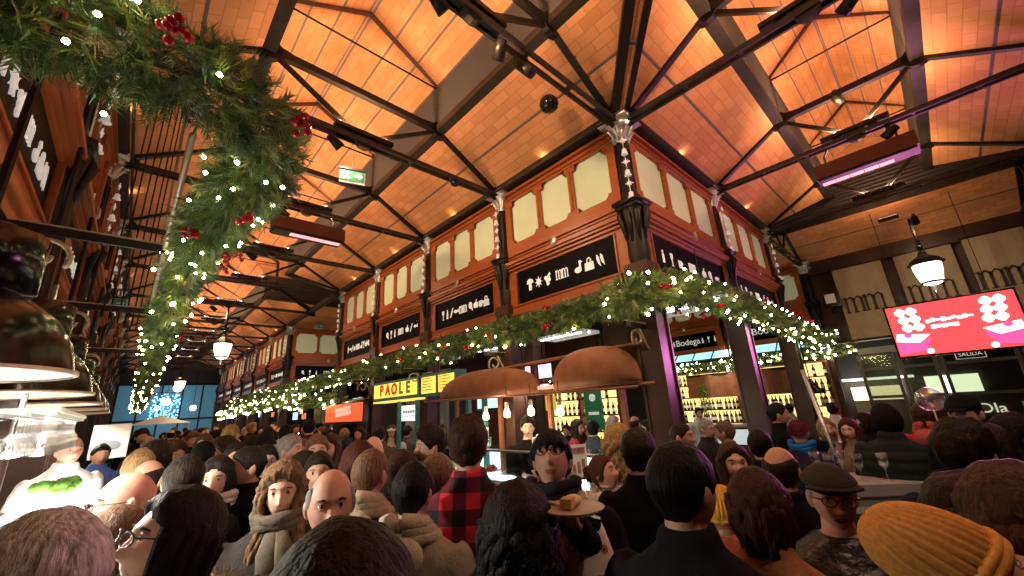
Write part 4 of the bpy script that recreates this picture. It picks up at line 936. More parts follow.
Bx((-2.0, 0, 0), (2.0, .5, 1.0)).build('base_cabinet', M['wood_d'], t); Bx((-2.05, -.05, 1.0), (2.05, .55, 1.05)).build('worktop', CST, t); Bx((-1.9, -.01, .6), (1.9, 0, .95)).build('lit_panel', mat('case_glow', (.7, .85, .9), .5, em=.5), t)
t = thing('pendant_lamp', 'dark bell-shaped pendant lamp before the wine shelves', 'lamp', onX(812, 388, 11.0), 0)
MB().lathe([(.0, .2), (.04, .2), (.07, .1), (.2, -.06), (.25, -.12), (.24, -.12), (.05, .1), (0, .12)], 16).build('shade', M['lamp_blk'], t, True); MB().tube([(0, 0, .2), (0, 0, 1.6)], .012, 5).build('flex', M['iron'], t)
pt = onX(706, 412, 10.9); t = thing('potted_tree', 'small bright green potted tree on the wine shop counter', 'plant', (pt.x, pt.y, 1.05))
MB().lathe([(0, 0), (.1, 0), (.13, .2), (.11, .2), (0, .18)], 12).build('pot', M['white'], t, True); MB().tube([(0, 0, .15), (0, 0, .8)], .015, 6).build('trunk', M['wood_m'], t)
mb = MB(); rn = random.Random(2)
for k in range(420):
    h_ = rn.random(); r = .28 * (1 - h_ * .85) * math.sqrt(rn.random()); a = rn.uniform(0, 6.28); p = Vector((r * math.cos(a), r * math.sin(a), .25 + h_ * .75)); d = Vector((rn.uniform(-1, 1), rn.uniform(-1, 1), rn.uniform(-.4, .6))).normalized() * .06; s_ = d.cross(Vector((0, 0, 1))) * .5
    mb.add([p, p + d * .5 + s_, p + d, p + d * .5 - s_], [(0, 1, 2, 3)])
mb.build('leaves', mat('bright_leaf', (.10, .36, .05), .5), t)
# stall back walls deeper under the block
shelf_unit('bar_shelf', 'warm lit shelves of the stall behind the copper awnings', 8.7, 8.0, 5.6, 4, .7, .4, .25, M['wood_m'], SHG)
rn = random.Random(19)
for k in range(4):
    for j in range(15):
        if rn.random() < .2: continue
        tag(place('wine_bottle', rn.choice(BOT), None, (8.83, 5.7 + j * .155, .7 + .4 * k)), 'bottle on the warm lit stall shelves behind the copper awnings', 'bottle', 'bottles of the stall behind the awnings')
for i, (x, y, w_, h_, m_, lb) in enumerate([(6.6, 7.4, 2.2, 2.5, M['wood_m'], 'brown partition wall of a stall in the middle of the block'), (5.6, 9.4, 2.0, 2.3, M['grey'], 'grey tiled partition of a stall at the far end of the block')]):
    t = thing('stall_partition', lb, 'partition', (x, y, 0), -PI / 2); Bx((-w_ / 2, 0, 0), (w_ / 2, .08, h_)).build('panel', m_, t); Bx((-w_ / 2, -.03, h_), (w_ / 2, .11, h_ + .08)).build('cap_rail', M['wood_d'], t)
STL = [mat('stall_glow_%d' % i, c, .5, em=e_) for i, (c, e_) in enumerate([((.6, .8, 1), 1.1), ((1, .85, .6), 1.3), ((1, .25, .15), .8)])]
rn = random.Random(4)
for i in range(12):
    y = 5.6 + i * 1.9; x = 4.6 + (i % 3) * .7; t = thing('stall_sign', 'small lit %s sign of a stall deep under the blocks, %s along the aisle' % (['blue-white', 'warm white', 'red'][i % 3], ordn(i)), 'sign', (x, y, 1.95 + .22 * (i % 2)), -PI / 2, 'small stall signs')
    Bx((-.3, 0, -.13), (.3, .05, .13)).build('lit_face', STL[i % 3], t); Bx((-.33, .01, -.16), (.33, .07, .16)).build('casing', M['lamp_blk'], t); MB().tube([(0, .03, .16), (0, .03, .9)], .01, 5).build('hanger', M['iron'], t)
for i in range(5):
    y = 12.7 + i * 3.5 + (3.6 if i else 0); t = thing('stall_counter', 'stall counter of the distant block with lit glass case, %s along the aisle' % ordn(i), 'counter', (3.5, y, 0), -PI / 2)
    Bx((-1, 0, 0), (1, .5, 1.0)).build('base_cabinet', M['wood_m'], t); Bx((-1, 0, 1.0), (1, .5, 1.3)).build('lit_case', STL[i % 2], t); Bx((-1.03, -.03, 1.3), (1.03, .53, 1.34)).build('top', M['steel'], t)
# high table at right
q = onZ(868, 478, 1.08)
t = thing('high_table', 'grey high table on a pale slatted base with glasses on top', 'table', (4.55, .58, 0), -.92)
TB = mat('table_top', (.34, .33, .36), .35, nz=(6, .2)); TF = mat('table_frame', (.55, .6, .62), .45)
Bx((-.52, -.26, 1.02), (.52, .26, 1.10)).build('tabletop', TB, t)
for sx in (-1, 1):
    for sy in (-1, 1): Bx((sx * .5, sy * .24, 0), (sx * .43, sy * .18, 1.02)).build('leg', TF, t)
for yy in (-.23, .2):
    mb = MB()
    for k in range(4): mb.b2((-.45 + k * .29, yy, .2), (-.40 + k * .29, yy + .03, .95))
    mb.b2((-.46, yy, .9), (.46, yy + .03, 1.02)); mb.b2((-.46, yy, .18), (.46, yy + .03, .26)); mb.build('side_frame', TF, t)
GLm = MB().lathe([(.035, 0), (.035, .004), (.006, .01), (.005, .08), (.03, .11), (.04, .15), (.035, .2), (.033, .2), (.037, .15), (.027, .112), (0, .1)], 14).mesh('wine_glass', M['glass'], True)
rn = random.Random(6)
ca, sa = math.cos(-.92), math.sin(-.92)
for i in range(9):
    lx, ly = -.42 + (i % 5) * .2 + rn.uniform(-.03, .03), -.12 + (i // 5) * .2
    tag(place('wine_glass', GLm, None, (4.55 + lx * ca - ly * sa, .58 + lx * sa + ly * ca, 1.10)), 'empty wine glass among those crowding the grey high table', 'glass', 'glasses on the high table')
t = tag(MB().tube([(4.75, .75, 0), (4.72, .95, 2.0)], .018, 8).build('pale_pole', M['steel'], None, True), 'slim pale pole rising beside the high table', 'pole')
# ------------------------------------------------------------------ left-hand bar with dome lamps
DL = mat('dome_rim', (.75, .6, .45), .4, .5)
for i, y in enumerate([2.32, 3.55, 4.8, 6.05, 7.3]):
    t = thing('dome_lamp', 'large glossy black dome lamp over the left bar, ' + ['the biggest, at the left edge', 'second behind the biggest', 'third behind the biggest', 'fourth behind the biggest', 'smallest and furthest'][i], 'lamp', (-.5, y, .22 + H), 0, 'dome lamps over the left bar')
    MB().lathe([(.325, 0), (.32, .02), (.30, .11), (.25, .20), (.17, .27), (.13, .29), (.13, .30), (.17, .30), (.17, .52), (.10, .55), (0, .55)], 32).build('dome', M['lamp_blk'], t, True)
    MB().lathe([(.322, .0), (.31, .02), (.285, .10), (.235, .185), (.12, .25), (0, .26)], 32).build('inner_reflector', M['lamp_in'], t, True)
    MB().lathe([(.322, -.008), (.335, -.004), (.335, .008), (.322, .01)], 32).build('rim', DL, t, True)
    MB().tube([(0, 0, .55), (0, 0, 1.6)], .015, 6).build('stem', M['iron'], t)
    MB().ball((0, 0, .10), .055, 12, 8).build('bulb', LG, t, True)
    l = bpy.data.lights.new('dome_light', 'SPOT'); l.energy = [130, 140, 85, 65, 60][i]; l.color = (1, .93, .82); l.spot_size = 3.05 if i == 0 else 2.6; l.spot_blend = .3; l.shadow_soft_size = .10
    lo = bpy.data.objects.new('dome_light', l); col.objects.link(lo); lo.location = (-.5, y, .20 + H)
WB = mat('bar_white', (.88, .88, .86), .35)
t = thing('bar_counter', 'white-topped bar counter along the left shops, washed out by the lamps', 'counter', (-.55, 3.4, 0))
Bx((-.3, -2.2, 0), (.42, 2.1, 1.05)).build('base_cabinet', M['wood_d'], t); Bx((-.32, -2.25, 1.05), (.47, 2.15, 1.12)).build('worktop', WB, t)
t = thing('cold_case', 'white glowing cold case standing on the left bar', 'cabinet', (-.3, 2.95, 1.12)); CW = mat('case_white', (1, 1, 1), .5, em=9, emc=(1, .96, .88))
Bx((-.2, -.9, 0), (.2, .9, .27)).build('lit_body', CW, t); Bx((-.21, -.91, .27), (-.12, .91, .30)).build('lid', M['steel'], t)
t = thing('cold_case', 'smaller white case with green garnish further along the left bar', 'cabinet', (-.3, 4.9, 1.12)); Bx((-.2, -.5, 0), (.2, .5, .3)).build('lit_body', CW, t); gm = MB(); rn = random.Random(3)
for k in range(26): gm.ball((rn.uniform(-.14, .1), rn.uniform(-.3, .0), .31 + rn.uniform(0, .05)), (rn.uniform(.025, .045),) * 3, 7, 5)
gm.build('garnish', FOODC[0], t, True)
t = thing('glass_rack', 'hanging rail rack for wine glasses above the left bar', 'rack', (-.44, 4.45, .12 + H))
Bx((-.16, -1.05, 0), (.16, 1.05, .025)).build('tray', WB, t)
for k in range(4): Bx((-.15 + k * .095, -1.03, -.02), (-.135 + k * .095, 1.03, 0)).build('rail', M['steel'], t)
for s in (-1, 1): MB().tube([(0, s * .9, .02), (0, s * .9, .75)], .012, 6).build('hanger', M['steel'], t)
GF2 = glass_mat('bright_glass', (1, 1, 1), .45, .12)
GU = MB().lathe([(.033, 0), (.033, -.004), (.006, -.01), (.005, -.08), (.03, -.11), (.042, -.155), (.036, -.21), (.033, -.21), (.037, -.155), (.027, -.112), (0, -.1)], 14).mesh('wine_glass', GF2, True)
for i in range(17):
    for k in range(3): tag(place('wine_glass', GU, None, (-.555 + k * .11, 3.5 + i * .118, .10 + H)), 'wine glass hanging upside down in the rack over the left bar', 'glass', 'wine glasses in the hanging rack')
q = atd(110, 442, 5.2)
t = thing('price_board', 'white board with a grey oval emblem standing on the left bar', 'sign', (q.x, q.y, q.z - .2), 0); Bx((-.18, 0, 0), (.18, .02, .42)).build('board', mat('board_white', (.9, .8, .66), .5, em=.25), t)
mb = MB(); mb.prism(circ(0, .16, .11, 18, 0, 2 * PI, .06), -.006, 0); mb.build('emblem', M['grey'], t); MB().b2((-.06, .02, 0), (.06, .1, .3)).build('prop', M['grey'], t)
shelf_unit('bar_shelf', 'white lit back shelves of the left bar with frames and bottles', -2.2, 2.6, 7.6, 4, .8, .38, .25, M['wood_d'], SHW, rz=PI / 2)
rn = random.Random(23)
for k in range(4):
    for j in range(22):
        if rn.random() < .35: continue
        tag(place('wine_bottle', rn.choice(BOT), None, (-2.32, 2.75 + j * .215, .8 + .38 * k)), 'bottle on the back shelves of the left bar', 'bottle', 'bottles of the left bar')
for i, y in enumerate([3.3, 4.1, 5.2]):
    t = thing('bar_post', ['pale post behind the hanging glasses, nearest', 'pale post behind the hanging glasses, middle', 'pale post behind the hanging glasses, furthest'][i], 'post', (-1.1, y, 0), 0, 'posts of the left bar'); Bx((-.03, -.03, 0), (.03, .03, 2.3)).build('shaft', M['rod'], t); Bx((-.05, -.05, 0), (.05, .05, .08)).build('foot', M['iron'], t)
# ------------------------------------------------------------------ far end of the long aisle: glazed end with blue lights
b = MB(); b.b2((-7, 31.6, 0), (13, 31.9, H + 3.2)); struct('wall_back', b, mat('back_wall', (.03, .03, .04), .6))
b = MB(); b.b2((-7.4, -7, 0), (-7.2, 32, 7)); struct('wall_left', b, M['wood_d'])
b = MB(); b.b2((-8, -7.4, 0), (14, -7.2, 7)); struct('wall_near', b, M['wood_d'])
BW = mat('blue_window', (.12, .3, .42), .4, em=.22, emc=(.10, .36, .52)); BWl = mat('blue_lights', (.3, .7, 1), .4, em=3.5, emc=(.28, .68, 1)); 
t = thing('window_5', None, None, (1.3, 31.5, 0)); t['kind'] = 'structure'
for k in range(5): Bx((-1.9 + k * .95, -.02, .4), (-1.02 + k * .95, 0, 4.2)).build('pane', BW, t)
mb = MB()
for k in range(6): mb.b2((-1.98 + k * .95, -.06, 0), (-1.9 + k * .95, 0, 4.3))
for z in (.3, 2.2, 4.2): mb.b2((-1.98, -.06, z), (2.85, 0, z + .1))
mb.build('window_frame', M['iron'], t)
t = thing('light_curtain', 'bright blue curtain of tiny lights at the far end of the hall', 'lights', (1.45, 30.9, 2.0)); mb = MB(); rn = random.Random(8)
for k in range(150): mb.ball((rn.uniform(-.6, .65), rn.uniform(-.1, .1), rn.uniform(.2, 1.7)), .035, 5, 4)
o = mb.build('light_points', BWl, t); o['kind'] = 'stuff'; MB().tube([(-.7, 0, 1.75), (.75, 0, 1.75)], .02, 5).build('carrier_rail', M['iron'], t)
for i, (px, py, r) in enumerate([(178, 388, .22), (166, 402, .2), (193, 408, .16), (157, 408, .12)]):
    q = onY(px, py, 30); t = thing('globe_light', 'white globe light before the blue end window, ' + ['highest', 'second highest', 'right-hand one', 'small left-hand one'][i], 'lamp', q, 0, 'globe lights at the far end'); MB().ball((0, 0, 0), r, 12, 8).build('globe', mat('globe_glow', (1, 1, 1), .5, em=4.5) if i == 0 else bpy.data.materials['globe_glow'], t, True); MB().tube([(0, 0, r), (0, 0, TIE - q.z)], .015, 5).build('stem', M['iron'], t)
q = onY(159, 425, 26); t = thing('stall_canopy', 'white canopy of a stand in the distance at the end of the aisle', 'canopy', (q.x, 26, 0)); MB().add([(-1.1, -.8, 2.0), (1.1, -.8, 2.0), (1.1, .8, 2.0), (-1.1, .8, 2.0), (0, 0, 2.4)], [(0, 1, 4), (1, 2, 4), (2, 3, 4), (3, 0, 4), (3, 2, 1, 0)]).build('cloth', M['white'], t)
for sx in (-1, 1):
    for sy in (-1, 1): MB().tube([(sx * 1.05, sy * .75, 0), (sx * 1.05, sy * .75, 2.0)], .025, 6).build('pole', M['steel'], t)
# ------------------------------------------------------------------ light
WARM = (1, .62, .30)
UPL = mat('uplight_glass', (1, .85, .6), .5, em=3)
def uplight(x, y, d, e, c, label):
    t = thing('uplighter', label, 'uplighter', (x, y, TIE + .1), math.atan2(d[1], d[0]), 'roof uplighters')
    MB().b2((-.05, -.16, 0), (.06, .16, .05)).build('case', M['iron'], t); MB().b2((-.04, -.14, .05), (.05, .14, .055)).build('lens', UPL, t)
    area(x, y, TIE + .18, d, e, .1, .3, c)
UE = 2.5
for i in range(9):
    y = (AY[i] + AY[i + 1]) / 2
    uplight(AX1 - .1, y, (-.9, 0, .75), UE * 1.0, WARM, 'small uplighter on the gutter of the right-hand fascia, bay %s down the long aisle' % ordn(i))
    uplight(AX0 + .1, y, (.9, 0, .75), UE * 1.5, WARM, 'small uplighter on the gutter of the left shop fascia, bay %s down the long aisle' % ordn(i))
for i, x in enumerate([5.1, 7.75]):
    uplight(x, BY1 - .1, (0, -.9, .75), UE, (1, .6, .36), 'small uplighter on the side-aisle gutter, ' + ['nearer bay', 'further bay'][i])
    uplight(x, BY0 + .1, (0, .9, .75), UE * 1.3, (1, .6, .36), 'small uplighter on the near gutter of the side aisle, ' + ['nearer bay', 'further bay'][i])
uplight(10.9, BC, (0, 0, 1), 12, (1, .6, .35), 'small uplighter over the crossing by the banners')
uplight(AC, BC - .9, (.2, .5, 1), 40, WARM, 'small uplighter over the crossing nearest the camera')
w = bpy.data.worlds.new('world'); sc.world = w; w.use_nodes = True; w.node_tree.nodes['Background'].inputs[0].default_value = (.8, .5, .35, 1); w.node_tree.nodes['Background'].inputs[1].default_value = .02
# spot lamps added under the roof ties to brighten fascias and crowd
def added_downlight(x, y, d, e, c, where):
    spot(x, y, TIE - .14, d, 'added small black spotlight under the roof tie ' + where)
    l = bpy.data.lights.new('added_spot_light', 'SPOT'); l.energy = e * 3.2; l.color = c; l.spot_size = 2.3; l.spot_blend = .8; l.shadow_soft_size = .03
    v = Vector(d).normalized(); o = bpy.data.objects.new('added_spot_light', l); col.objects.link(o); o.location = Vector((x, y, TIE - .14)) + v * .09; o.rotation_euler = v.to_track_quat('-Z', 'Y').to_euler()
for i, (x, y, e) in enumerate([(1.25, 1.93, 42), (1.25, 4.05, 42), (1.25, 6.17, 46), (1.25, 8.3, 46), (1.25, 12.93, 60), (1.25, 17.84, 70), (1.25, 25.04, 70)]):
    added_downlight(x, y, (.9, .1, -.62), e, (1, .66, .36), 'of the long aisle, %s from the camera' % ordn(i))
added_downlight(.9, -1.0, (.62, .62, -.8), 30, (1, .7, .48), 'beside the camera'); added_downlight(3.75, -1.2, (-.2, .5, -.8), 26, (1, .66, .55), 'of the side aisle, right of the camera'); added_downlight(3.8, -.2, (.35, .9, -.5), 24, (1, .62, .42), 'at the corner column truss'); added_downlight(6.42, -.25, (.2, .9, -.5), 22, (1, .62, .42), 'of the side aisle')
# floods lying on the roof ties and throwing light up into the vaults
def flood(x, y, rz, e, c, where):
    t = thing('roof_flood', 'flat roof flood lying on the tie ' + where, 'uplighter', (x, y, TIE + .07), rz, 'roof floods')
    MB().b2((-.35, -.07, 0), (.35, .07, .05)).build('case', M['iron'], t); MB().b2((-.33, -.055, .05), (.33, .055, .055)).build('lens', UPL, t)
    area(x, y, TIE + .15, (0, 0, 1), e, .6 if rz == 0 else .12, .12 if rz == 0 else .6, c)
for i, y in enumerate(AY[:11]): flood(AC, y, 0, 54 if i < 5 else 52, (1, .62, .35), 'of the long aisle, %s from the camera' % ordn(i))
for i, x in enumerate(BX): flood(x, BC, PI / 2, [62, 66, 32][i], (1, .62, .37), 'of the side aisle, %s from the camera' % ordn(i))
added_downlight(10.6, -.3, (1, 0, -.6), 9, (1, .72, .45), 'before the banners')
area(5.0, 5.2, 2.0 + H, (0, 0, -1), 30, 1.2, 2, (1, .8, .6)); area(7.5, 4.5, 2.0 + H, (0, 0, -1), 25, 1, 2, (1, .85, .65)); area(11.6, 4, .9 + H, (.5, 0, -1), 22, .4, 3.4, (1, .85, .55))
area(SX - .08, yc, zc, (-1, 0, 0), 60, sw, sh_, (1, .22, .75), 2.3)
for y in (12.5, 18, 23, 27): area(6, y, 2.0 + H, (-.5, 0, -1), 40, 1.5, 2.5, (1, .85, .7))
# ------------------------------------------------------------------ people
def sst(a, b, x):
    t = max(0, min(1, (x - a) / (b - a))); return t * t * (3 - 2 * t)
def g(x, s): return math.exp(-x * x / (2 * s * s))
def headpt(phi, th, fem=0, mouth=0, feat=True):
    c = math.cos(th); dx, dy, dz = c * math.sin(phi), -c * math.cos(phi), math.sin(th)
    x, y, z = .076 * dx, .098 * dy + .006, .118 * dz
    t = max(0, -z) / .118
    x *= 1 - (.36 if fem else .28) * t ** 1.6; x *= 1 + .05 * max(0, z) / .118
    if y > 0: y *= (1 - .45 * t) * (1.05 if z > 0 else 1)
    if feat and dy < 0:
        f = dy * dy; ax = abs(x); o = 0
        nz_ = sst(.018, -.034, z) * (1 - sst(-.036, -.050, z))
        o += (.021 if fem else .025) * nz_ * g(x, .0075 + .004 * sst(0, -.04, z)) + .004 * g(x, .018) * g(z + .04, .012)
        o += .006 * g(z - .030, .009) * sst(.055, .03, ax) - .011 * g(ax - .031, .015) * g(z - .010, .011)
        o += .005 * g(ax - .042, .016) * g(z + .030, .02) + .0075 * g(z + .068, .011) * g(x, .021) - .004 * g(z + .068, .0028) * g(x, .02)
        o += .010 * g(z + .104, .014) * g(x, .022) - .004 * g(z + .088, .007) * g(x, .02)
        if mouth: o -= .022 * g(z + .070, .008) * g(x, .016)
        y -= o * f
    return Vector((x, y, z))
def headgrid(nu, nv, fn, warp=.45):
    vs, uvp = [], []
    for j in range(nv + 1):
        th = -PI / 2 + PI * j / nv
        for i in range(nu):
            u = -PI + 2 * PI * i / nu; phi = u - warp * math.sin(u) * 1.0
            vs.append(fn(phi, th)); uvp.append((phi, th))
    fs = []
    for j in range(nv):
        for i in range(nu): i2 = (i + 1) % nu; fs.append((j * nu + i, j * nu + i2, (j + 1) * nu + i2, (j + 1) * nu + i))
    return vs, fs
def hairline(phi, fem):
    a = abs(phi)
    pts = [(0, .060), (.5, .056), (.85, .04), (1.12, .012), (1.35, -.012 if not fem else -.04), (1.62, .012 if not fem else -.05), (1.95, -.04), (2.5, -.072), (PI, -.078)]
    for (p0, z0), (p1, z1) in zip(pts, pts[1:]):
        if a <= p1: return z0 + (z1 - z0) * (a - p0) / (p1 - p0)
    return pts[-1][1]
HB_ = 1.60                    # head centre height of the 1.75 m figure
def head_into(mb, lod, fem, mouth, beard=False):
    nu, nv = (72, 52) if lod > 1 else (44, 32) if lod else (24, 18)
    vs, fs = headgrid(nu, nv, lambda p, t: headpt(p, t, fem, mouth))
    base = len(mb.v); mb.cur = 0; mb.add(vs, fs); n0 = len(mb.f) - len(fs)
    for k, f in enumerate(fs):          # lips / open mouth by region
        c = sum((vs[i] for i in f), Vector()) / len(f)
        if c.y < -.06:
            if mouth and (c.x / .017) ** 2 + ((c.z + .070) / .009) ** 2 < 1: mb.m[n0 + k] = 5
            elif (c.x / .024) ** 2 + ((c.z + .068) / .0095) ** 2 < 1: mb.m[n0 + k] = 1
    for s in (-1, 1):
        mb.cur = 0
        R = Euler((0, s * .1, s * -.35)).to_matrix(); mb.ball((s * .076, .012, -.008), (.011, .021, .033), 10, 8, R); mb.ball((s * .081, .006, -.006), (.007, .013, .022), 8, 6, R)
        if lod:
            ey = headpt(s * .33, .085, fem, 0).y
            mb.cur = 2; mb.ball((s * .031, ey + .0085, .010), (.0132, .0125, .0062), 12, 8)
            mb.cur = 3; mb.ball((s * .031, ey - .0005, .010), (.0056, .0048, .0056), 10, 6)
            mb.cur = 0; mb.tube([(s * .0165, ey + .006, .0135), (s * .031, ey - .0045, .0205), (s * .0455, ey + .008, .0135)], [.002, .0042, .002], 6)
            mb.tube([(s * .0165, ey + .006, .006), (s * .031, ey - .0035, .0005), (s * .0455, ey + .009, .007)], [.002, .0036, .002], 6)
            mb.cur = 4; mb.tube([(s * .014, ey - .006, .027), (s * .03, ey - .009, .033), (s * .048, ey + .006, .028)], [.003, .0042, .002], 6, flat=.8)
    mb.cur = 0
def limb(mb, pts, r, n=10):
    P, Rr = [], []
    for i in range(len(pts) - 1):
        for k in range(4):
            t = k / 4; P.append(Vector(pts[i]).lerp(Vector(pts[i + 1]), t)); Rr.append(r[i] + (r[i + 1] - r[i]) * t)
    P.append(Vector(pts[-1])); Rr.append(r[-1])
    Q = [P[0]] + [(P[i - 1] + P[i] * 2 + P[i + 1]) / 4 for i in range(1, len(P) - 1)] + [P[-1]]
    mb.tube(Q, Rr, n)
def hand(mb, w, d, up, s, curl=.5):
    d = Vector(d).normalized(); up = Vector(up); sd = d.cross(up).normalized() * s; up = sd.cross(d) * s; up.normalize()
    w = Vector(w); k = []
    mb.tube([w - d * .02, w + d * .01, w + d * .045, w + d * .085, w + d * .095], [.026, .029, .038, .039, .030], 10, True, .5, up)
    for i, L in enumerate((.068, .078, .072, .055)):
        b0 = w + d * .088 + sd * (.028 - .0185 * i); p = [b0]; dd = d.copy()
        for q in range(3): dd = (dd - up * curl * (.35 + .2 * q)).normalized(); p.append(p[-1] + dd * L * (.45, .32, .26)[q])
        mb.tube(p, [.0095, .009, .008, .0055], 7)
    b0 = w + d * .025 + sd * .03; t1 = (sd * .75 + d * .65 - up * .25).normalized(); t2 = (d * .9 + sd * .2 - up * .4).normalized()
    mb.tube([b0, b0 + t1 * .04, b0 + t1 * .04 + t2 * .032, b0 + t1 * .04 + t2 * .054], [.014, .0115, .0095, .006], 7)
def arms(pose):
    def sym(e, w): return [((-1) * e[0], e[1], e[2]), ((-1) * w[0], w[1], w[2])], [e, w]
    D = {'down': sym((.245, .03, 1.12), (.235, -.05, .87)), 'bent': sym((.25, .04, 1.13), (.10, -.24, 1.10)), 'clap': sym((.22, -.06, 1.13), (.035, -.28, 1.22)),
         'plate': sym((.25, -.04, 1.15), (.10, -.26, 1.41)), 'fold': sym((.24, -.02, 1.14), (.02, -.21, 1.15))}
    if pose == 'reach': return [(-.24, .03, 1.13), (-.2, -.1, .92)], [(.27, -.22, 1.28), (.25, -.48, 1.22)]
    return D[pose]
BODYC, JACKC = {}, {}
MATB = [M['skin'], M['lips'], M['eyew'], M['iris'], M['brow'], M['mouth']]
def torso_rings(mb, rings, n=28, ex=.8):
    base = len(mb.v); vs = []
    for z, w, dpt, yo in rings:
        for j in range(n):
            a = 2 * PI * j / n; c, s = math.cos(a), math.sin(a); vs.append((w * math.copysign(abs(c) ** ex, c), dpt * math.copysign(abs(s) ** ex, s) + yo, z))
    fs = []
    for i in range(len(rings) - 1):
        for j in range(n): j2 = (j + 1) % n; fs.append((i * n + j, i * n + j2, (i + 1) * n + j2, (i + 1) * n + j))
    fs.append(tuple(range(n - 1, -1, -1))); fs.append(tuple((len(rings) - 1) * n + j for j in range(n))); mb.add(vs, fs)
def headxf(hy, hp, hr):
    piv = Vector((0, .015, HB_ - .10)); R = Euler((-hp, hr, hy), 'XYZ').to_matrix().to_4x4()
    return Matrix.Translation(piv) @ R @ Matrix.Translation(Vector((0, 0, .10)) - Vector((0, .015, 0)))
def body_mesh(lod, fem, mouth, pose, hy, hp, hr):
    key = (lod, fem, mouth, pose, round(hy, 2), round(hp, 2), round(hr, 2))
    if key in BODYC: return BODYC[key]
    mb = MB(); head_into(mb, lod, fem, mouth); mb.xf(headxf(hy, hp, hr)); mb.cur = 0
    hc = headxf(hy, hp, hr) @ Vector((0, .018, -.06))
    mb.tube([(0, .035, 1.40), (0, .028, 1.47), Vector((0, .022, 1.52)).lerp(hc, .3), hc], [.075, .06, .055, .054], 14)
    torso_rings(mb, [(.80, .14, .09, .0), (.95, .165, .11, .005), (1.08, .145, .10, .0), (1.25, .17, .115, 0), (1.36, .175, .10, .01), (1.43, .12, .075, .02), (1.47, .06, .055, .028)], 18)
    A = arms(pose)
    for s, (e, w) in zip((-1, 1), A):
        limb(mb, [(s * .165, .015, 1.385), e, w], [.048, .04, .028], 8)
        e, w = Vector(e), Vector(w); d = (w - e).normalized(); hand(mb, w, d, (0, 0, 1) if pose != 'clap' and abs(d.z) < .8 else ((-s, 0, .2) if pose == 'clap' else (s, 0, 0)), s if pose != 'plate' else s, .25 if pose == 'plate' else .5)
    for s in (-1, 1): limb(mb, [(s * .09, 0, .9), (s * .1, -.01, .5), (s * .105, .02, .09)], [.085, .055, .04], 8)
    me = mb.mesh('body', MATB, True); BODYC[key] = me; return me
def remesh(mb, vox, it, name, mats):
    me = mb.mesh('tmp', mats, True); o = bpy.data.objects.new('tmp', me); col.objects.link(o)
    r = o.modifiers.new('r', 'REMESH'); r.mode = 'VOXEL'; r.voxel_size = vox; r.use_smooth_shade = True
    s = o.modifiers.new('s', 'SMOOTH'); s.factor = .5; s.iterations = it
    out = bpy.data.meshes.new_from_object(o.evaluated_get(bpy.context.evaluated_depsgraph_get())); out.name = name
    bpy.data.objects.remove(o); bpy.data.meshes.remove(me); return out
def jacket_mesh(kind, pose, lod, m, collar):
    key = (kind, pose, lod > 0, m.name, collar)
    if key in JACKC: return JACKC[key]
    mb = MB(); hem = {'coat': .58, 'jacket': .80, 'puffer': .74, 'shirt': .86}[kind]; b = {'coat': .012, 'jacket': .012, 'puffer': .035, 'shirt': 0}[kind]
    R = [(hem, .185 + b * 1.6, .135 + b, .01), (hem + .06, .19 + b * 1.6, .14 + b, .01), (.98, .188 + b, .138 + b, .008), (1.10, .178 + b, .128 + b, .0), (1.24, .195 + b, .135 + b, .0), (1.34, .205 + b * .8, .125 + b * .8, .005), (1.395, .185 + b * .5, .10 + b * .6, .014), (1.43, .13 + b * .5, .085 + b * .5, .02), (1.465, .085 + b * .2, .075 + b * .2, .026)]
    if collar in ('stand', 'hood', 'fur'): R += [(1.50, .080, .078, .022), (1.515, .074, .074, .02)]
    torso_rings(mb, R)
    for s, (e, w) in zip((-1, 1), arms(pose)): limb(mb, [(s * .165, .012, 1.375), (s * .2, .014, 1.335), e, w], [.072 + b * .4, .074 + b * .6, .060 + b * .6, .045 + b * .4], 12)
    me = remesh(mb, .015 if lod else .024, 5 if lod else 3, 'jacket', m)
    for v in me.vertices:
        c = v.co; nr = v.normal; a = 0
        if kind == 'puffer': a = .011 * abs(math.sin(c.z * PI / .085)) - .006
        else: a = .006 * noise.noise(Vector((c.x * 9, c.y * 9, c.z * 5))) + .004 * noise.noise(c * 22)
        v.co = c + nr * a
    JACKC[key] = me; return me
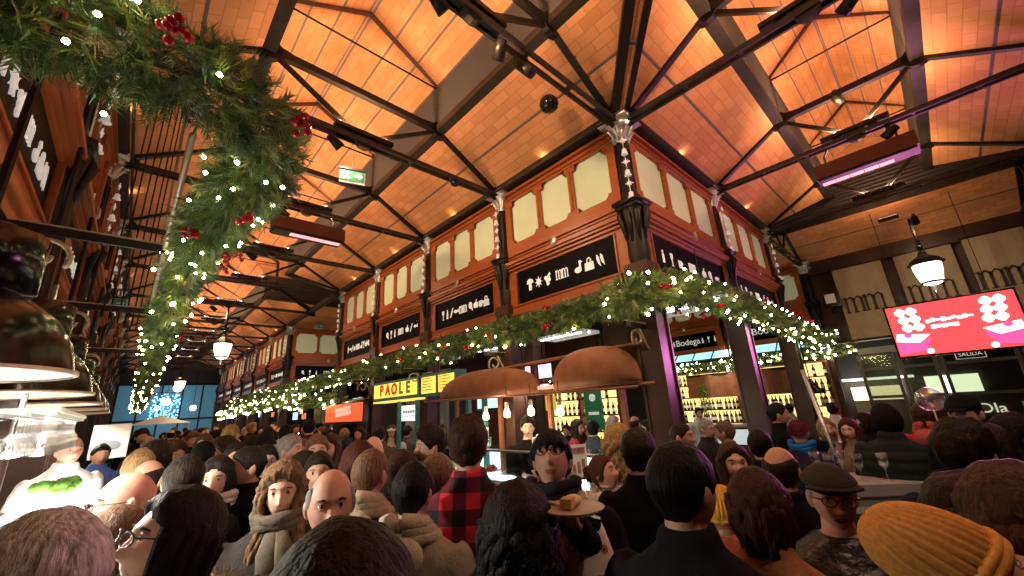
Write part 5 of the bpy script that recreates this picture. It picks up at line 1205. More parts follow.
def hair_mesh(style, lod, fem, seed):
    """closed shell over the scalp plus hanging locks for longer styles (head space)"""
    rn = random.Random(seed); mb = MB(); nu, nv = (64, 44) if lod > 1 else (40, 28) if lod else (22, 16)
    t0 = {'short': .016, 'crop': .009, 'fade': .019, 'buzz': .005, 'ring': .008, 'curly': .045, 'curlylong': .05, 'bowl': .022, 'long': .02, 'wavy': .026, 'bob': .026, 'bun': .014, 'tall': .03}[style]
    rough = {'curly': .010, 'curlylong': .010, 'wavy': .008, 'short': .0035, 'bowl': .003, 'tall': .008}.get(style, .004)
    fq = 26 if 'curly' in style else 34
    longh = style in ('long', 'wavy', 'bob', 'bun', 'curlylong')
    def f(phi, th):
        p = headpt(phi, th, fem, 0, False); a = abs(phi); hl = hairline(phi, longh)
        if style == 'bowl': hl = min(hl, .024 + .012 * math.sin(phi * 14) if a < .95 else hl)
        if style in ('long', 'wavy', 'bob', 'curlylong'): hl = hl + (.012 if a < .35 else 0)
        m = sst(hl - .008, hl + .014, p.z); t = t0
        if style == 'ring': m *= 1 - sst(.05, .085, p.z + .02 * g(a - PI, .6)); m *= sst(1.0, 1.25, a)
        if style in ('fade', 'short', 'tall'): t = t0 * (.35 + .65 * sst(-.01, .06, p.z)) if style != 'short' else t0 * (.6 + .4 * sst(-.02, .05, p.z))
        if style == 'tall': t += .012 * sst(.05, .10, p.z) * sst(.05, -.05, p.y)
        if longh and style != 'bun': t *= 1 + .35 * sst(-.02, .08, p.z)
        n_ = p.normalized(); q = noise.noise(p * fq + Vector((seed, 0, 0))) + .6 * noise.noise(p * fq * 2.3 + Vector((0, seed, 0)))
        return p + n_ * (t * m - .007 * (1 - m) + rough * q * m)
    vs, fs = headgrid(nu, nv, f, .25); mb.add(vs, fs)
    if longh and style != 'bun':
        L = {'long': .36, 'wavy': .38, 'bob': .17, 'curlylong': .36}[style]; N_ = (70 if lod > 1 else 46 if lod else 22); rad = {'long': .017, 'wavy': .02, 'bob': .018, 'curlylong': .026}[style]
        if not lod: rad *= 1.6
        for k in range(N_):
            a = .98 + (2 * PI - 1.96) * (k + rn.uniform(-.3, .3)) / (N_ - 1); ph = a; top = headpt(ph if ph < PI else ph - 2 * PI, .35 + rn.uniform(-.1, .4), fem, 0, False)
            front = 1 - sst(1.0, 1.9, min(a, 2 * PI - a)); wob = rn.uniform(0, 6.28); P = [top * .97]; Lk = L * rn.uniform(.82, 1.08); amp = {'wavy': .016, 'curlylong': .03}.get(style, .004)
            R0 = {'bob': .104, 'curlylong': .125}.get(style, .098) + rn.uniform(-.006, .012)
            for q in range(1, 9):
                tt = q / 8; z = top.z - tt * Lk; cx, cy = math.sin(ph), -math.cos(ph); r = R0 * (1 - .10 * sst(0, .4, tt)) * (1 + (.28 if style != 'bob' else -.18) * sst(.45, 1, tt))
                x = cx * r * .92; y = cy * r * (.95 if cy < 0 else 1.12) + .012; y -= .055 * front * sst(.4, .8, tt)
                x += amp * math.sin(wob + tt * 11); y += amp * math.cos(wob + tt * 9); P.append(Vector((x, y, z)))
            mb.tube(P, [rad * .8] + [rad * (1 - .55 * sst(.55, 1, q / 8)) for q in range(1, 9)], 6 if lod else 5, True, .7)
    if style == 'bun':
        mb.ball((0, .125, .03), (.045, .042, .045), 14, 10)
        for k in range(8): a = k * .8; mb.tube([(.03 * math.cos(a), .13, .03 + .03 * math.sin(a)), (.045 * math.cos(a), .135, .03 + .045 * math.sin(a)), (.05 * math.cos(a + .6), .12, .03 + .05 * math.sin(a + .6))], .014, 6)
    if 'curly' in style and lod:
        for k in range(620 if lod > 1 else 160):
            ph = rn.uniform(.75, 2 * PI - .75); th = rn.uniform(-.5, 1.5); p = headpt(ph if ph < PI else ph - 2 * PI, th, fem, 0, False)
            if style == 'curlylong' and rn.random() < .5: p = Vector((math.sin(ph) * .085, -math.cos(ph) * .10 + .01, rn.uniform(-.30, .0))) * 1.0
            if style != 'curlylong' and p.z < hairline(ph if ph < PI else ph - 2 * PI, True) + .02: continue
            n_ = Vector((p.x, p.y, max(p.z, 0) + .001)).normalized(); o = p + n_ * t0 * rn.uniform(.8, 1.3); a1 = n_.orthogonal().normalized(); a2 = n_.cross(a1); w0 = rn.uniform(0, 6)
            mb.tube([o + (a1 * math.cos(w0 + q * .9) + a2 * math.sin(w0 + q * .9)) * .014 + n_ * (q * .003 - .008) - Vector((0, 0, q * .009)) for q in range(8)], [.005, .0065, .007, .007, .0065, .006, .005, .002], 5)
    return mb
HAIRC = {}
def hat_mesh(kind, lod):
    mb = MB()
    if kind in ('beanie', 'slouch'):
        nu, nv = (120, 30) if lod > 1 else (64, 18)
        def f(phi, th):
            p = headpt(phi, th, 0, 0, False); m = sst(-.004, .03, p.z - .028 + .05 * sst(1.2, PI, abs(phi))); t = .016
            if kind == 'slouch': t += .105 * sst(.2, 1.5, th) ** 1.3
            rib = .0062 * math.cos(phi * (30 if lod > 1 else 20)) * math.cos(th) ** .5
            n_ = p.normalized(); q = p + n_ * (t * m - .008 * (1 - m) + rib * m)
            if kind == 'slouch': q += Vector((0, .035, -.012)) * sst(.3, 1.5, th)
            return q
        vs, fs = headgrid(nu, nv, f, 0); mb.add(vs, fs)
        P = []
        for k in range(41):
            ph = -PI + 2 * PI * k / 40; z = .034 - .05 * sst(1.2, PI, abs(ph)); th = math.asin(max(-1, min(1, z / .118))); P.append(headpt(ph, th, 0, 0, False) * 1.08)
        for dz in (0, .018): mb.tube([p + Vector((0, 0, dz)) for p in P], .016, 8, True, .8)
    elif kind == 'flatcap':
        def f(phi, th):
            p = headpt(phi, th, 0, 0, False); m = sst(.03, .06, p.z + .012 * math.cos(phi)); fr = max(0, math.cos(phi)); n_ = p.normalized()
            q = p + n_ * (.020 * m - .01 * (1 - m)); q += Vector((p.x * .20, p.y * .22 - .012 * fr, -.002)) * m; return q
        vs, fs = headgrid(48, 32, f, 0); mb.add(vs, fs)
        vs, fs = [], []; n = 14
        for i in range(n + 1):
            a = -1.0 + 2.0 * i / n
            for r, z in ((1.0, .066), (1.30, .054), (1.32, .046), (1.0, .056)): vs.append((math.sin(a) * .088 * r, -math.cos(a) * .106 * r - .004, z - .0 * r))
        for i in range(n):
            for j in range(4): fs.append((i * 4 + j, (i + 1) * 4 + j, (i + 1) * 4 + (j + 1) % 4, i * 4 + (j + 1) % 4))
        mb.add(vs, fs)
    elif kind == 'cap':
        def f(phi, th):
            p = headpt(phi, th, 0, 0, False); m = sst(.02, .04, p.z + .01 * math.cos(phi)); return p + p.normalized() * (.016 * m - .01 * (1 - m))
        vs, fs = headgrid(40, 28, f, 0); mb.add(vs, fs)
        vs, fs = [], []; n = 12
        for i in range(n + 1):
            a = -.85 + 1.7 * i / n
            for r, dz in ((1.0, .046), (1.62, .03), (1.62, .024), (1.0, .036)): vs.append((math.sin(a) * .075 * (1 if r < 1.1 else 1.15), -math.cos(a) * .095 * r, dz))
        for i in range(n):
            for j in range(4): fs.append((i * 4 + j, (i + 1) * 4 + j, (i + 1) * 4 + (j + 1) % 4, i * 4 + (j + 1) % 4))
        mb.add(vs, fs)
    elif kind == 'hood':
        def f(phi, th):
            p = headpt(phi, th, 0, 0, False); a = abs(phi); m = sst(.9, 1.15, a + .9 * sst(.03, .1, p.z)); q = p * 1.02 + p.normalized() * (.03 * m - .012 * (1 - m)); return q
        vs, fs = headgrid(40, 28, f, 0); mb.add(vs, fs)
    return mb
def glasses_mesh():
    mb = MB(); R = Matrix.Rotation(PI / 2, 3, 'X')
    for s in (-1, 1):
        pts = [(s * .032 + .0225 * math.cos(a), -.113 + .012 * abs(math.cos(a)) * (1 if s * math.cos(a) > 0 else 0), .006 + .0175 * math.sin(a)) for a in [2 * PI * k / 16 for k in range(17)]]
        mb.tube(pts, .0022, 6); mb.tube([(s * .054, -.101, .012), (s * .074, -.07, .013), (s * .082, .01, .008), (s * .080, .03, -.01)], .0022, 6)
    mb.tube([(-.010, -.114, .008), (0, -.118, .011), (.010, -.114, .008)], .0022, 6); return mb
SCARF = {}
def scarf_mesh(kind, seed=1):
    mb = MB(); rn = random.Random(seed)
    if kind == 'scarf':
        for k in range(3):
            P = [(.088 * math.cos(a) * (1 + .06 * k), .092 * math.sin(a) * (1 + .06 * k) + .012, 1.455 + .022 * k + .012 * math.sin(a * 2 + k) - .012 * math.sin(a)) for a in [2 * PI * q / 24 for q in range(25)]]; mb.tube(P, [.026 + .006 * math.sin(q + k) for q in range(25)], 8)
        mb.tube([(.02, -.10, 1.45), (.04, -.145, 1.38), (.05, -.155, 1.22), (.05, -.155, 1.10)], [.03, .04, .042, .04], 8, True, .45)
        mb.tube([(-.02, -.10, 1.45), (-.03, -.145, 1.38), (-.02, -.158, 1.25)], [.03, .04, .04], 8, True, .45)
    elif kind == 'hood':             # hood lying on the back
        for k in range(3):
            P = [((.105 - .012 * k) * math.sin(a), .03 + (.098 - .012 * k) * -math.cos(a) * 1.15 + .02 * k, 1.44 + .028 * k + .03 * math.cos(a) * -1) for a in [-PI * .92 + 2 * PI * .92 * q / 24 for q in range(25)]]; P = [(x, y if y > -.09 else -.09, z) for x, y, z in P]
            mb.tube(P, [.034] * 25, 8)
        mb.ball((0, .155, 1.40), (.115, .055, .085), 16, 10)
    elif kind == 'fur':
        C = [Vector((.12 * math.sin(a), .03 - .12 * math.cos(a) * -1 * -1, 1.45 - .03 * math.cos(a))) for a in [-PI * .9 + 2 * PI * .9 * q / 30 for q in range(31)]]
        C = [Vector((.125 * math.sin(a), .04 - .125 * math.cos(a) * -1, 1.46 - .02 * math.cos(a))) for a in [-2.5 + 5.0 * q / 30 for q in range(31)]]
        mb.tube(C, .035, 8)
        for k in range(3000):
            c = C[rn.randrange(31)].lerp(C[rn.randrange(31)], 0); c = C[min(29, int(rn.random() * 30))].lerp(C[min(30, int(rn.random() * 30) + 0)], 0)
            d = Vector((rn.uniform(-1, 1), rn.uniform(-1, 1), rn.uniform(-1, 1))).normalized(); s_ = d.orthogonal().normalized() * .0024; p = c + d * .028
            mb.add([p - s_, p + s_, p + d * rn.uniform(.02, .05)], [(0, 1, 2)])
    return mb
TRO = {}
def trousers_mesh():
    if 'a' in TRO: return TRO['a']
    mb = MB(); torso_rings(mb, [(.76, .17, .115, .0), (.86, .18, .125, .005), (.98, .168, .115, .005)], 20)
    for s in (-1, 1): limb(mb, [(s * .085, .0, .88), (s * .1, -.012, .5), (s * .105, .02, .06)], [.10, .075, .065], 12)
    TRO['a'] = remesh(mb, .022, 2, 'trousers', M['cloth']); return TRO['a']
def shoe_mesh():
    if 's' in TRO: return TRO['s']
    mb = MB(); mb.ball((0, -.05, .045), (.045, .13, .045), 12, 8); mb.ball((0, .03, .075), (.045, .055, .06), 10, 6); mb.b2((-.042, -.16, .0), (.042, .075, .02)); TRO['s'] = mb.mesh('shoe', M['leather'], True); return TRO['s']
SK = {'pale': (.68, .42, .31), 'fair': (.58, .33, .22), 'tan': (.47, .25, .15), 'rosy': (.62, .31, .22), 'warm': (.52, .26, .15)}
HC = {'black': (.008, .007, .007), 'dark': (.017, .011, .008), 'brown': (.045, .022, .012), 'red': (.075, .02, .012), 'blond': (.33, .20, .09), 'balay': (.20, .115, .06), 'grey': (.30, .28, .26), 'silver': (.5, .48, .46), 'lightbr': (.16, .09, .05)}
NP = [0]
def person_now(px, py, h, yaw, label, hair='short', hc='dark', skin='fair', coat='jacket', cc=(.02, .02, .025), fem=0, pose='down', collar='stand', hat=None, hatc=(.05, .05, .05), glasses=False, scarf=None, scc=(.1, .1, .1), mouth=0, hy=0, hp=0, hr=0, m=None, tc=(.02, .02, .03), lod=None, group=None, z=None, hatm=None, d=None, pos=None, stat=None):
    NP[0] += 1
    if pos is None:
        d = d or .245 * F / h; p = atd(px, py, d)
    else: p = Vector(pos)
    st = min(1.93, max(1.42, stat or p.z)); s = st / 1.738
    if lod is None: lod = 2 if h > 54 else 1 if h > 21 else 0
    toc = math.atan2(-p.y, -p.x)          # heading towards the camera
    face = toc + math.radians(yaw)        # yaw>0 turns the face to the right of the picture
    hyr, hpr, hrr = math.radians(hy), math.radians(hp), math.radians(hr)
    root = place('person', body_mesh(lod, fem, mouth, pose, hyr, hpr, hrr)); tag(root, label, 'person', group)
    root.location = (p.x, p.y, 0); root.rotation_euler.z = face + PI / 2; root.scale = (s, s, s); root.color = (*SK[skin], 1)
    if hat and hair in ('short', 'crop', 'tall'): hair = 'ring'
    X = headxf(hyr, hpr, hrr)
    def ch(n, me, c=None, xf=None):
        o = place(n, me, root, None, 0, c)
        if xf: o.matrix_basis = xf
        return o
    hcx = HC[hc] if isinstance(hc, str) else hc
    if hair and hair != 'bald':
        sd = NP[0] % (3 if lod < 2 else 99); k = (hair, lod, fem, sd)
        if k not in HAIRC: HAIRC[k] = hair_mesh(hair, lod, fem, sd).mesh('hair', M['hair'], True)
        ch('hair', HAIRC[k], hcx, X)
    if hat:
        k = (hat, lod)
        if k not in HAIRC: HAIRC[k] = hat_mesh(hat, lod).mesh('hat', M['knit'] if hat in ('beanie', 'slouch') else M['cloth'], True)
        ch({'beanie': 'knit_hat', 'slouch': 'knit_hat', 'flatcap': 'flat_cap', 'cap': 'peaked_cap', 'hood': 'hood'}[hat], HAIRC[k], hatc, X)
    if glasses:
        if 'gl' not in HAIRC: HAIRC['gl'] = glasses_mesh().mesh('glasses', M['glassesf'], True)
        ch('glasses', HAIRC['gl'], None, X)
    ch({'coat': 'coat', 'jacket': 'jacket', 'puffer': 'puffer_jacket', 'shirt': 'shirt'}[coat], jacket_mesh(coat, pose, lod, m or M['cloth'], collar), cc)
    ch('trousers', trousers_mesh(), tc)
    for sx in (-1, 1): ch('shoe', shoe_mesh(), (.02, .016, .014)).location = (sx * .105, 0, 0)
    for kind in ([scarf] if scarf else []) + ([collar] if collar in ('hood', 'fur') else []):
        if kind not in SCARF: SCARF[kind] = scarf_mesh(kind).mesh(kind, M['fur'] if kind == 'fur' else M['cloth'], True)
        ch({'scarf': 'scarf', 'hood': 'hood', 'fur': 'fur_trim'}[kind], SCARF[kind], (.02, .02, .024) if kind == 'scarf' and collar == 'hood' else scc)
    return root
BLK = (.007, .0065, .0075); NAVY = (.007, .010, .024); CHAR = (.024, .024, .027)
PQ = []
def person(px, py, h, yaw, label, *a, **k): PQ.append([px, py, h, yaw, label, a, k])
def settle():                 # keep neighbours from standing inside each other
    D = [q[6].get('d') or .245 * F / q[2] for q in PQ]; D0 = D[:]; fixed = [(AX1, y) for y in AY[:5]] + [(6.424, BY1), (9.064, BY1), (6.424, 6.177)]
    for it in range(40):
        P = [atd(q[0], q[1], d) for q, d in zip(PQ, D)]
        for i in range(len(P)):
            for j in range(i):
                if (P[i].xy - P[j].xy).length < .40:
                    a, b_ = (i, j) if D[i] < D[j] else (j, i); D[a] = max(D[a] * .99, D0[a] * .94); D[b_] = min(D[b_] * 1.01, D0[b_] * 1.09)
            for c in fixed:
                if (P[i].xy - Vector(c)).length < .42: D[i] = max(min(D[i] * (1.015 if P[i].xy.length > Vector(c).length else .985), D0[i] * 1.25), D0[i] * .8)
    for q, d in zip(PQ, D): q[6]['d'] = d; person_now(q[0], q[1], q[2], q[3], q[4], *q[5], **q[6])
# -- left foreground
person(48, 501, 128, -128, 'grey-haired man at lower left, back of his head whitened by the bar lamps', 'crop', 'silver', 'rosy', cc=(.06, .05, .05), lod=2)
person(130, 468, 56, -78, 'bald man with thin glasses facing left toward the bar', 'bald', skin='rosy', cc=BLK, glasses=True, lod=2)
person(166, 489, 96, -72, 'woman in glasses with long dark hair looking down to the left', 'long', 'black', 'pale', cc=(.03, .03, .035), fem=1, glasses=True, collar='fur', scc=(.42, .33, .24), hp=16, lod=2)
person(120, 508, 66, 178, 'person with tousled brown hair behind the bald man', 'bob', 'lightbr', cc=(.1, .08, .06), fem=1)
person(188, 453, 47, 172, 'man with short dark hair seen from behind, bare neck above a black jacket', 'short', 'dark', 'warm', cc=BLK, collar='none')
person(219, 456, 41, -12, 'dark-haired woman in a white scarf facing the camera', 'long', 'dark', 'pale', cc=BLK, fem=1, scarf='scarf', scc=(.75, .7, .66))
person(158, 440, 33, 170, 'long dark-haired person left of the man with the bare neck', 'long', 'dark', cc=BLK, fem=1)
person(143, 446, 34, 165, 'light-haired head lit by the bar behind the bald man', 'crop', 'blond', 'rosy', cc=(.08, .06, .05))
person(152, 457, 40, 150, 'balding man just above the man in thin glasses', 'ring', 'dark', 'rosy', cc=BLK)
person(176, 441, 29, 30, 'orange-lit face of a woman between dark heads on the left', 'bob', 'brown', 'warm', cc=BLK, fem=1)
person(205, 440, 30, 178, 'black-capped person in the left crowd', 'short', 'black', cc=BLK, hat='cap', hatc=(.01, .01, .01))
person(249, 445, 36, -72, 'dark-haired man in left profile beside the long-haired woman', 'short', 'dark', 'rosy', cc=BLK)
person(238, 440, 31, 12, 'man with receding dark hair facing forward in the left crowd', 'crop', 'dark', 'rosy', cc=CHAR)
person(224, 438, 27, -60, 'curly brown-haired woman in profile in the left crowd', 'curly', 'brown', 'warm', cc=CHAR, fem=1)
person(267, 443, 32, 8, 'dark-haired woman with pulled-back hair facing the camera', 'bun', 'dark', 'pale', cc=BLK, fem=1)
person(266, 433, 26, 60, 'person in a dark cap behind the woman with pulled-back hair', 'short', 'dark', 'warm', cc=BLK, hat='cap', hatc=(.015, .015, .02))
person(285, 462, 49, -4, 'woman with long wavy highlighted hair and a grey scarf', 'wavy', 'balay', 'pale', cc=(.05, .045, .04), fem=1, scarf='scarf', scc=(.16, .13, .10), lod=2)
person(292, 433, 31, 62, 'grey-haired man turned to the right below the stall lamps', 'short', 'grey', 'rosy', cc=CHAR)
person(303, 437, 29, 20, 'pink-faced older man beside the grey-haired man', 'crop', 'lightbr', 'rosy', cc=CHAR)
person(318, 433, 34, 4, 'brown-haired young man facing the camera in the middle distance', 'short', 'lightbr', 'rosy', cc=BLK)
person(331, 434, 25, -20, 'long brown-haired woman standing beneath the orange screen', 'long', 'brown', 'rosy', cc=BLK, fem=1)
person(348, 437, 25, 170, 'person in a dark knit hat below the orange screen', 'short', 'dark', cc=NAVY, hat='beanie', hatc=(.02, .025, .04))
person(306, 452, 36, 40, 'dark-haired woman in glasses behind the balding man', 'bob', 'dark', 'warm', cc=BLK, fem=1, glasses=True)
person(320, 450, 38, 0, 'short dark-haired man peering over the balding man', 'short', 'dark', 'tan', cc=BLK)
person(333, 464, 64, 3, 'balding grey man looking at the camera, cut off by the dark head in front', 'ring', 'grey', 'rosy', cc=CHAR, lod=2)
person(372, 446, 49, 148, 'man with cropped hair and a beige hood seen from behind', 'crop', 'lightbr', 'warm', cc=(.16, .14, .11), collar='hood', scc=(.42, .35, .25))
person(360, 441, 44, 172, 'auburn long-haired woman left of the man with the beige hood', 'long', 'red', cc=BLK, fem=1)
person(374, 434, 30, 165, 'bald head shining above the auburn-haired woman', 'bald', skin='rosy', cc=CHAR)
person(402, 451, 40, 168, 'brown-haired woman from behind, between the beige hood and the profile man', 'bob', 'brown', cc=BLK, fem=1)
person(414, 460, 54, 155, 'man with thick dark hair and a cream fleece collar seen from behind', 'short', 'black', 'warm', cc=(.30, .26, .2), collar='hood', scc=(.5, .44, .34), lod=2)
person(430, 426, 39, -76, 'bearded dark-haired man in left profile near the counter', 'tall', 'dark', 'fair', cc=CHAR, scarf='scarf', scc=(.05, .05, .06))
person(437, 455, 42, 168, 'person in a brown fur-trimmed hood from behind', 'bob', 'lightbr', cc=(.14, .09, .06), fem=1, collar='fur', scc=(.35, .24, .15))
person(468, 417, 54, 172, 'man in a red and black checked jacket seen from behind', 'tall', 'brown', 'warm', m=M['plaid'], coat='jacket', lod=2)
person(345, 512, 215, 176, 'very close dark rounded head at the bottom of the frame, left of the checked jacket', 'short', (.007, .0045, .003), 'tan', cc=(.008, .006, .005), lod=2)
person(516, 492, 68, 172, 'person with long black curly hair before the checked jacket', 'curlylong', 'black', cc=(.02, .012, .014), fem=1, lod=2)
person(548, 428, 55, -6, 'young man with black fringe and glasses looking down, beige hood', 'bowl', 'black', 'fair', cc=BLK, glasses=True, collar='hood', scc=(.42, .34, .23), pose='plate', hp=24, scarf='scarf', lod=2)
# -- kiosk and block
person(527, 416, 21, 4, 'barman in a black shirt working behind the tapas counter', 'tall', 'dark', 'pale', coat='shirt', cc=BLK, pose='bent', collar='none', lod=1, d=5.2)
person(577, 419, 17, 55, 'laughing dark-haired woman behind the menu card', 'long', 'dark', 'rosy', cc=(.3, .03, .04), fem=1, lod=1)
person(592, 419, 19, 172, 'broad man in a charcoal coat from behind, right of the menu card', 'short', 'black', 'fair', cc=(.055, .065, .08), lod=1)
person(613, 416, 15, 65, 'woman with pale grey hair in a grey coat by the copper post', 'bob', 'silver', 'rosy', cc=(.1, .1, .1), fem=1, lod=1)
person(634, 415, 17, 150, 'bald man with a blue collar beside the corner column', 'ring', 'brown', 'rosy', cc=(.12, .2, .35), lod=1)
person(646, 420, 18, -60, 'dark-haired woman in profile beside the corner column', 'long', 'dark', 'pale', cc=BLK, fem=1, lod=1)
person(617, 428, 30, 168, 'woman with curly fair hair and a grey coat by the counter', 'curlylong', 'blond', cc=(.3, .3, .32), fem=1)
person(606, 453, 41, 62, 'auburn woman with a bun looking down, cream fur hood', 'bun', 'red', 'rosy', cc=BLK, fem=1, collar='fur', scc=(.6, .48, .33), hp=18, m=M['leather'])
person(636, 430, 42, 162, 'dark-haired man in a black jacket from behind, in front of the corner column', 'tall', 'dark', 'warm', cc=BLK)
person(675, 439, 78, 158, 'broad man with black hair and a black coat, back to the camera', 'short', 'black', 'warm', coat='coat', cc=(.010, .010, .012), lod=2, hy=-18)
person(731, 443, 46, 12, 'brown-haired woman smiling past the broad man in black', 'long', 'brown', 'pale', cc=(.05, .04, .05), fem=1, hp=8, lod=2)
person(716, 476, 56, 170, 'child-height person in a plain bright yellow knit hat', None, skin='warm', cc=(.5, .12, .06), hat='beanie', hatc=(.75, .45, .06), stat=1.45)
person(752, 470, 74, 168, 'woman with full dark auburn hair in a tan coat, back to the camera', 'bob', (.045, .016, .012), 'warm', cc=(.36, .15, .07), fem=1, lod=2)
person(823, 462, 70, 10, 'older man in a dark flat cap and glasses, mouth open, leather jacket', 'crop', 'grey', 'rosy', m=M['leather'], cc=(.014, .011, .009), hat='flatcap', hatc=(.045, .036, .026), glasses=True, mouth=1, collar='none', lod=2)
person(776, 443, 48, 160, 'bald man with a dark fringe of hair behind the flat cap', 'ring', 'dark', 'warm', cc=BLK)
person(757, 428, 34, 172, 'man with neat black hair behind the bald man', 'short', 'black', 'warm', cc=NAVY)
person(1003, 512, 110, 112, 'person in a large ribbed orange-yellow knit hat at the bottom right', None, skin='warm', cc=(.02, .02, .02), hat='slouch', hatc=(.72, .33, .085), hr=0, hp=42, lod=2)
person(705, 418, 22, 55, 'short-haired older woman in glasses clasping her hands', 'crop', 'grey', 'rosy', cc=CHAR, fem=1, glasses=True, pose='clap')
person(722, 420, 23, -105, 'person in a grey jacket facing the woman who clasps her hands', 'short', 'lightbr', 'rosy', cc=(.14, .15, .16))
person(667, 418, 24, 60, 'dark-haired man leaning right behind the corner column', 'short', 'dark', 'rosy', cc=CHAR)
person(680, 421, 26, 70, 'man in a black jacket with a white collar beside the corner column', 'crop', 'dark', 'warm', cc=BLK)
person(776, 402, 22, 95, 'waiter in black reaching out an arm between the posts', 'short', 'dark', 'fair', cc=BLK, pose='reach')
person(698, 407, 12, 20, 'dark-haired barman in white by the small tree', 'short', 'dark', 'fair', coat='shirt', cc=(.6, .6, .6), lod=1)
person(788, 403, 13, 160, 'barman with black hair before the wine shelves', 'short', 'black', 'fair', coat='shirt', cc=(.5, .5, .5), lod=1)
person(812, 405, 13, -20, 'dark barman right of the leaning post', 'short', 'black', 'tan', coat='shirt', cc=BLK, lod=1)
person(831, 402, 15, 170, 'barman in a white shirt from behind before the wine shelves', 'short', 'black', 'fair', coat='shirt', cc=(.75, .74, .72), lod=1)
person(796, 419, 26, 165, 'person in a plum knit hat and a bright blue scarf', None, skin='warm', cc=(.03, .02, .04), hat='beanie', hatc=(.09, .012, .03), scarf='scarf', scc=(.02, .16, .5))
person(824, 418, 22, 10, 'blond woman in a brown leather jacket at the high table', 'bob', 'blond', 'pale', m=M['leather'], cc=(.09, .07, .05), fem=1, pose='bent')
person(846, 418, 24, -18, 'long brown-haired woman at the high table', 'long', 'red', 'pale', cc=(.2, .15, .12), fem=1, pose='bent')
person(862, 413, 20, -78, 'dark-haired person in profile behind the high table', 'bob', 'dark', 'fair', cc=BLK, fem=1)
person(882, 404, 29, 172, 'woman in a black hooded puffer jacket from behind', None, skin='fair', coat='puffer', cc=(.02, .026, .024), fem=1, hat='hood', hatc=(.012, .012, .014))
person(922, 402, 25, 165, 'person in a coral red jacket with brown hair', 'bob', 'brown', 'warm', coat='puffer', cc=(.55, .03, .025), fem=1, collar='hood', scc=(.5, .1, .1))
person(957, 393, 36, -28, 'man in a black peaked cap facing left at the right', 'crop', 'dark', 'pale', cc=NAVY, hat='cap', hatc=(.01, .01, .012))
person(955, 420, 60, 158, 'man with faded dark hair in a navy padded coat, back to the camera', 'tall', 'dark', 'warm', coat='puffer', cc=(.010, .014, .03), collar='hood', scc=(.010, .013, .025), lod=2)
person(1008, 413, 46, -62, 'pale woman with black hair at the right edge', 'long', 'black', 'pale', cc=(.06, .03, .02), fem=1)
person(985, 424, 48, 172, 'dark long-haired person just left of the pale woman', 'long', 'dark', cc=(.04, .02, .015), fem=1)
person(968, 486, 96, 170, 'person with dark curly hair at the lower right, beside the orange knit hat', 'curlylong', (.035, .017, .014), cc=BLK, fem=1, lod=2)
person(1013, 478, 100, 172, 'person with brown curly hair cut off by the right edge', 'curlylong', (.06, .028, .016), cc=(.1, .04, .03), fem=1, lod=2)
# -- left bar staff
person(74, 434, 25, 22, 'bald barman in a white jacket behind the left bar', 'bald', skin='rosy', coat='shirt', cc=(.8, .8, .8), pose='bent', d=3.6)
person(103, 443, 21, 15, 'dark-haired barman in a blue shirt behind the left bar', 'short', 'black', 'tan', coat='shirt', cc=(.05, .08, .2), pose='bent')
# -- people deeper under the block
person(392, 425, 13, -10, 'woman in a white knit hat and cream coat under the yellow menu box', 'long', 'brown', 'pale', cc=(.6, .55, .45), fem=1, hat='beanie', hatc=(.8, .76, .7), lod=1)
person(379, 427, 13, 40, 'dark-haired woman left of the white knit hat', 'long', 'dark', 'pale', cc=BLK, fem=1, lod=1)
person(408, 425, 13, 150, 'man in a grey coat right of the white knit hat', 'short', 'dark', 'fair', cc=(.1, .1, .12), lod=1)
person(442, 424, 13, 20, 'person standing deep behind the bearded man', 'short', 'brown', 'rosy', cc=CHAR, lod=1)
person(566, 424, 14, -30, 'person in dark clothes behind the right-hand bulb', 'short', 'dark', 'fair', cc=BLK, lod=1)
settle()
# -- the crowd filling the long aisle into the distance
rn = random.Random(41); HCk = ['black', 'dark', 'dark', 'brown', 'brown', 'lightbr', 'grey', 'blond', 'dark', 'red']; placed = [(o.location.x, o.location.y) for o in col.objects if o.name.startswith('person')]
POS = ['left side of the aisle', 'middle of the aisle', 'right side of the aisle']
cnt = 0
for row in range(26):
    y = 6.2 + row * .62 + rn.uniform(-.1, .1) if row < 14 else 15 + (row - 14) * 1.0
    for k in range(5 if row < 14 else 4):
        x = .3 + k * (.62 if row < 14 else .75) + rn.uniform(-.14, .14)
        if x > 3.1 or any((x - a) ** 2 + (y - b_) ** 2 < .15 for a, b_ in placed) or cnt > 92: continue
        placed.append((x, y)); cnt += 1; fem = rn.random() < .45; hk = rn.choice(HCk); yaw = rn.choice([180, 170, 150, -160, 0, 15, -20, 60, -70])
        st = rn.uniform(1.58, 1.84) - (.08 if fem else 0)
        hs = rn.choice(['long', 'bob', 'wavy', 'bun']) if fem else rn.choice(['short', 'short', 'crop', 'tall', 'ring'])
        person_now(0, 0, 18 if row < 6 else 10, yaw, 'one of the small heads of the dense crowd far down the long aisle', hs, hk, rn.choice(['fair', 'rosy', 'warm', 'pale']), cc=rn.choice([BLK, BLK, CHAR, NAVY, (.09, .06, .04), (.12, .03, .03)]), fem=int(fem), pos=(x, y, st), stat=st, lod=1 if row < 5 else 0, group='distant crowd of the long aisle')
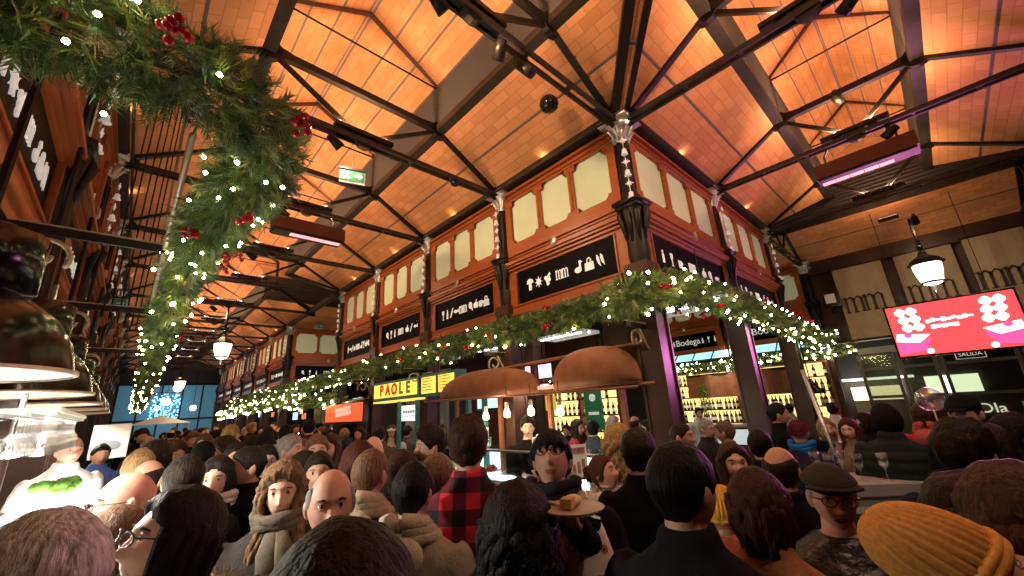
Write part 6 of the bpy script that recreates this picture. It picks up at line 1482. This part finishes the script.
# ------------------------------------------------------------------ things people hold
am = [o for o in col.objects if o.get('label', '').startswith('young man with black fringe')][0]
s = am.scale.x; Rz = Matrix.Rotation(am.rotation_euler.z, 4, 'Z')
pp = am.location + Rz @ (Vector((.10, -.38, 1.49)) * s)
t = thing('food_plate', 'small wooden plate with a piece of toast held by the young man in glasses', 'plate', pp)
MB().lathe([(0, 0), (.09, 0), (.11, .012), (.105, .014), (0, .006)], 20).build('plate', M['rod'], t, True); MB().box((-.02, 0, .028), (.05, .038, .03), Matrix.Rotation(.4, 3, 'Z')).build('toast', FOODC[2], t); MB().ball((.03, .02, .025), (.04, .03, .018), 10, 6).build('filling', FOODC[3], t, True)
q = atd(582, 556, 1.46)
t = thing('tote_bag', 'white canvas bag printed with dark flowers and a round emblem', 'bag', (q.x, q.y, q.z - .22), -.75)
mb = MB(); n = 16; vs = []
for z, w_, d_ in ((0, .13, .05), (.04, .145, .07), (.2, .125, .065), (.30, .095, .04), (.34, .08, .02)):
    for j in range(n): a = 2 * PI * j / n; c, s_ = math.cos(a), math.sin(a); vs.append((w_ * math.copysign(abs(c) ** .6, c), d_ * math.copysign(abs(s_) ** .6, s_), z))
fs = [(i * n + j, i * n + (j + 1) % n, (i + 1) * n + (j + 1) % n, (i + 1) * n + j) for i in range(4) for j in range(n)] + [tuple(range(n - 1, -1, -1)), tuple(4 * n + j for j in range(n))]
mb.add(vs, fs); mb.build('bag_body', M['print'], t, True)
mb = MB(); mb.prism(circ(.05, .14, .045, 16), -.078, -.06); mb.build('emblem', M['grey'], t); mb = MB(); mb.prism(circ(.05, .14, .03, 16), -.082, -.07); mb.build('emblem_centre', M['cream'], t)
mb = MB(); mb.tube([(-.06, 0, .32), (-.05, .02, .37), (0, .03, .40), (.05, .02, .37), (.06, 0, .32)], .012, 6); mb.tube([(-.07, -.01, .32), (0, -.02, .35), (.07, -.01, .32)], .028, 8); mb.build('handle', M['lamp_blk'], t)
q = atd(930, 399, 3.3)
t = thing('clear_ball', 'clear shiny balloon ball floating above the coral jacket', 'balloon', q); MB().ball((0, 0, 0), .095, 20, 12).build('skin', GF2, t, True); MB().tube([(0, 0, -.095), (.0, .0, -.35)], .005, 5).build('stick', M['white'], t)
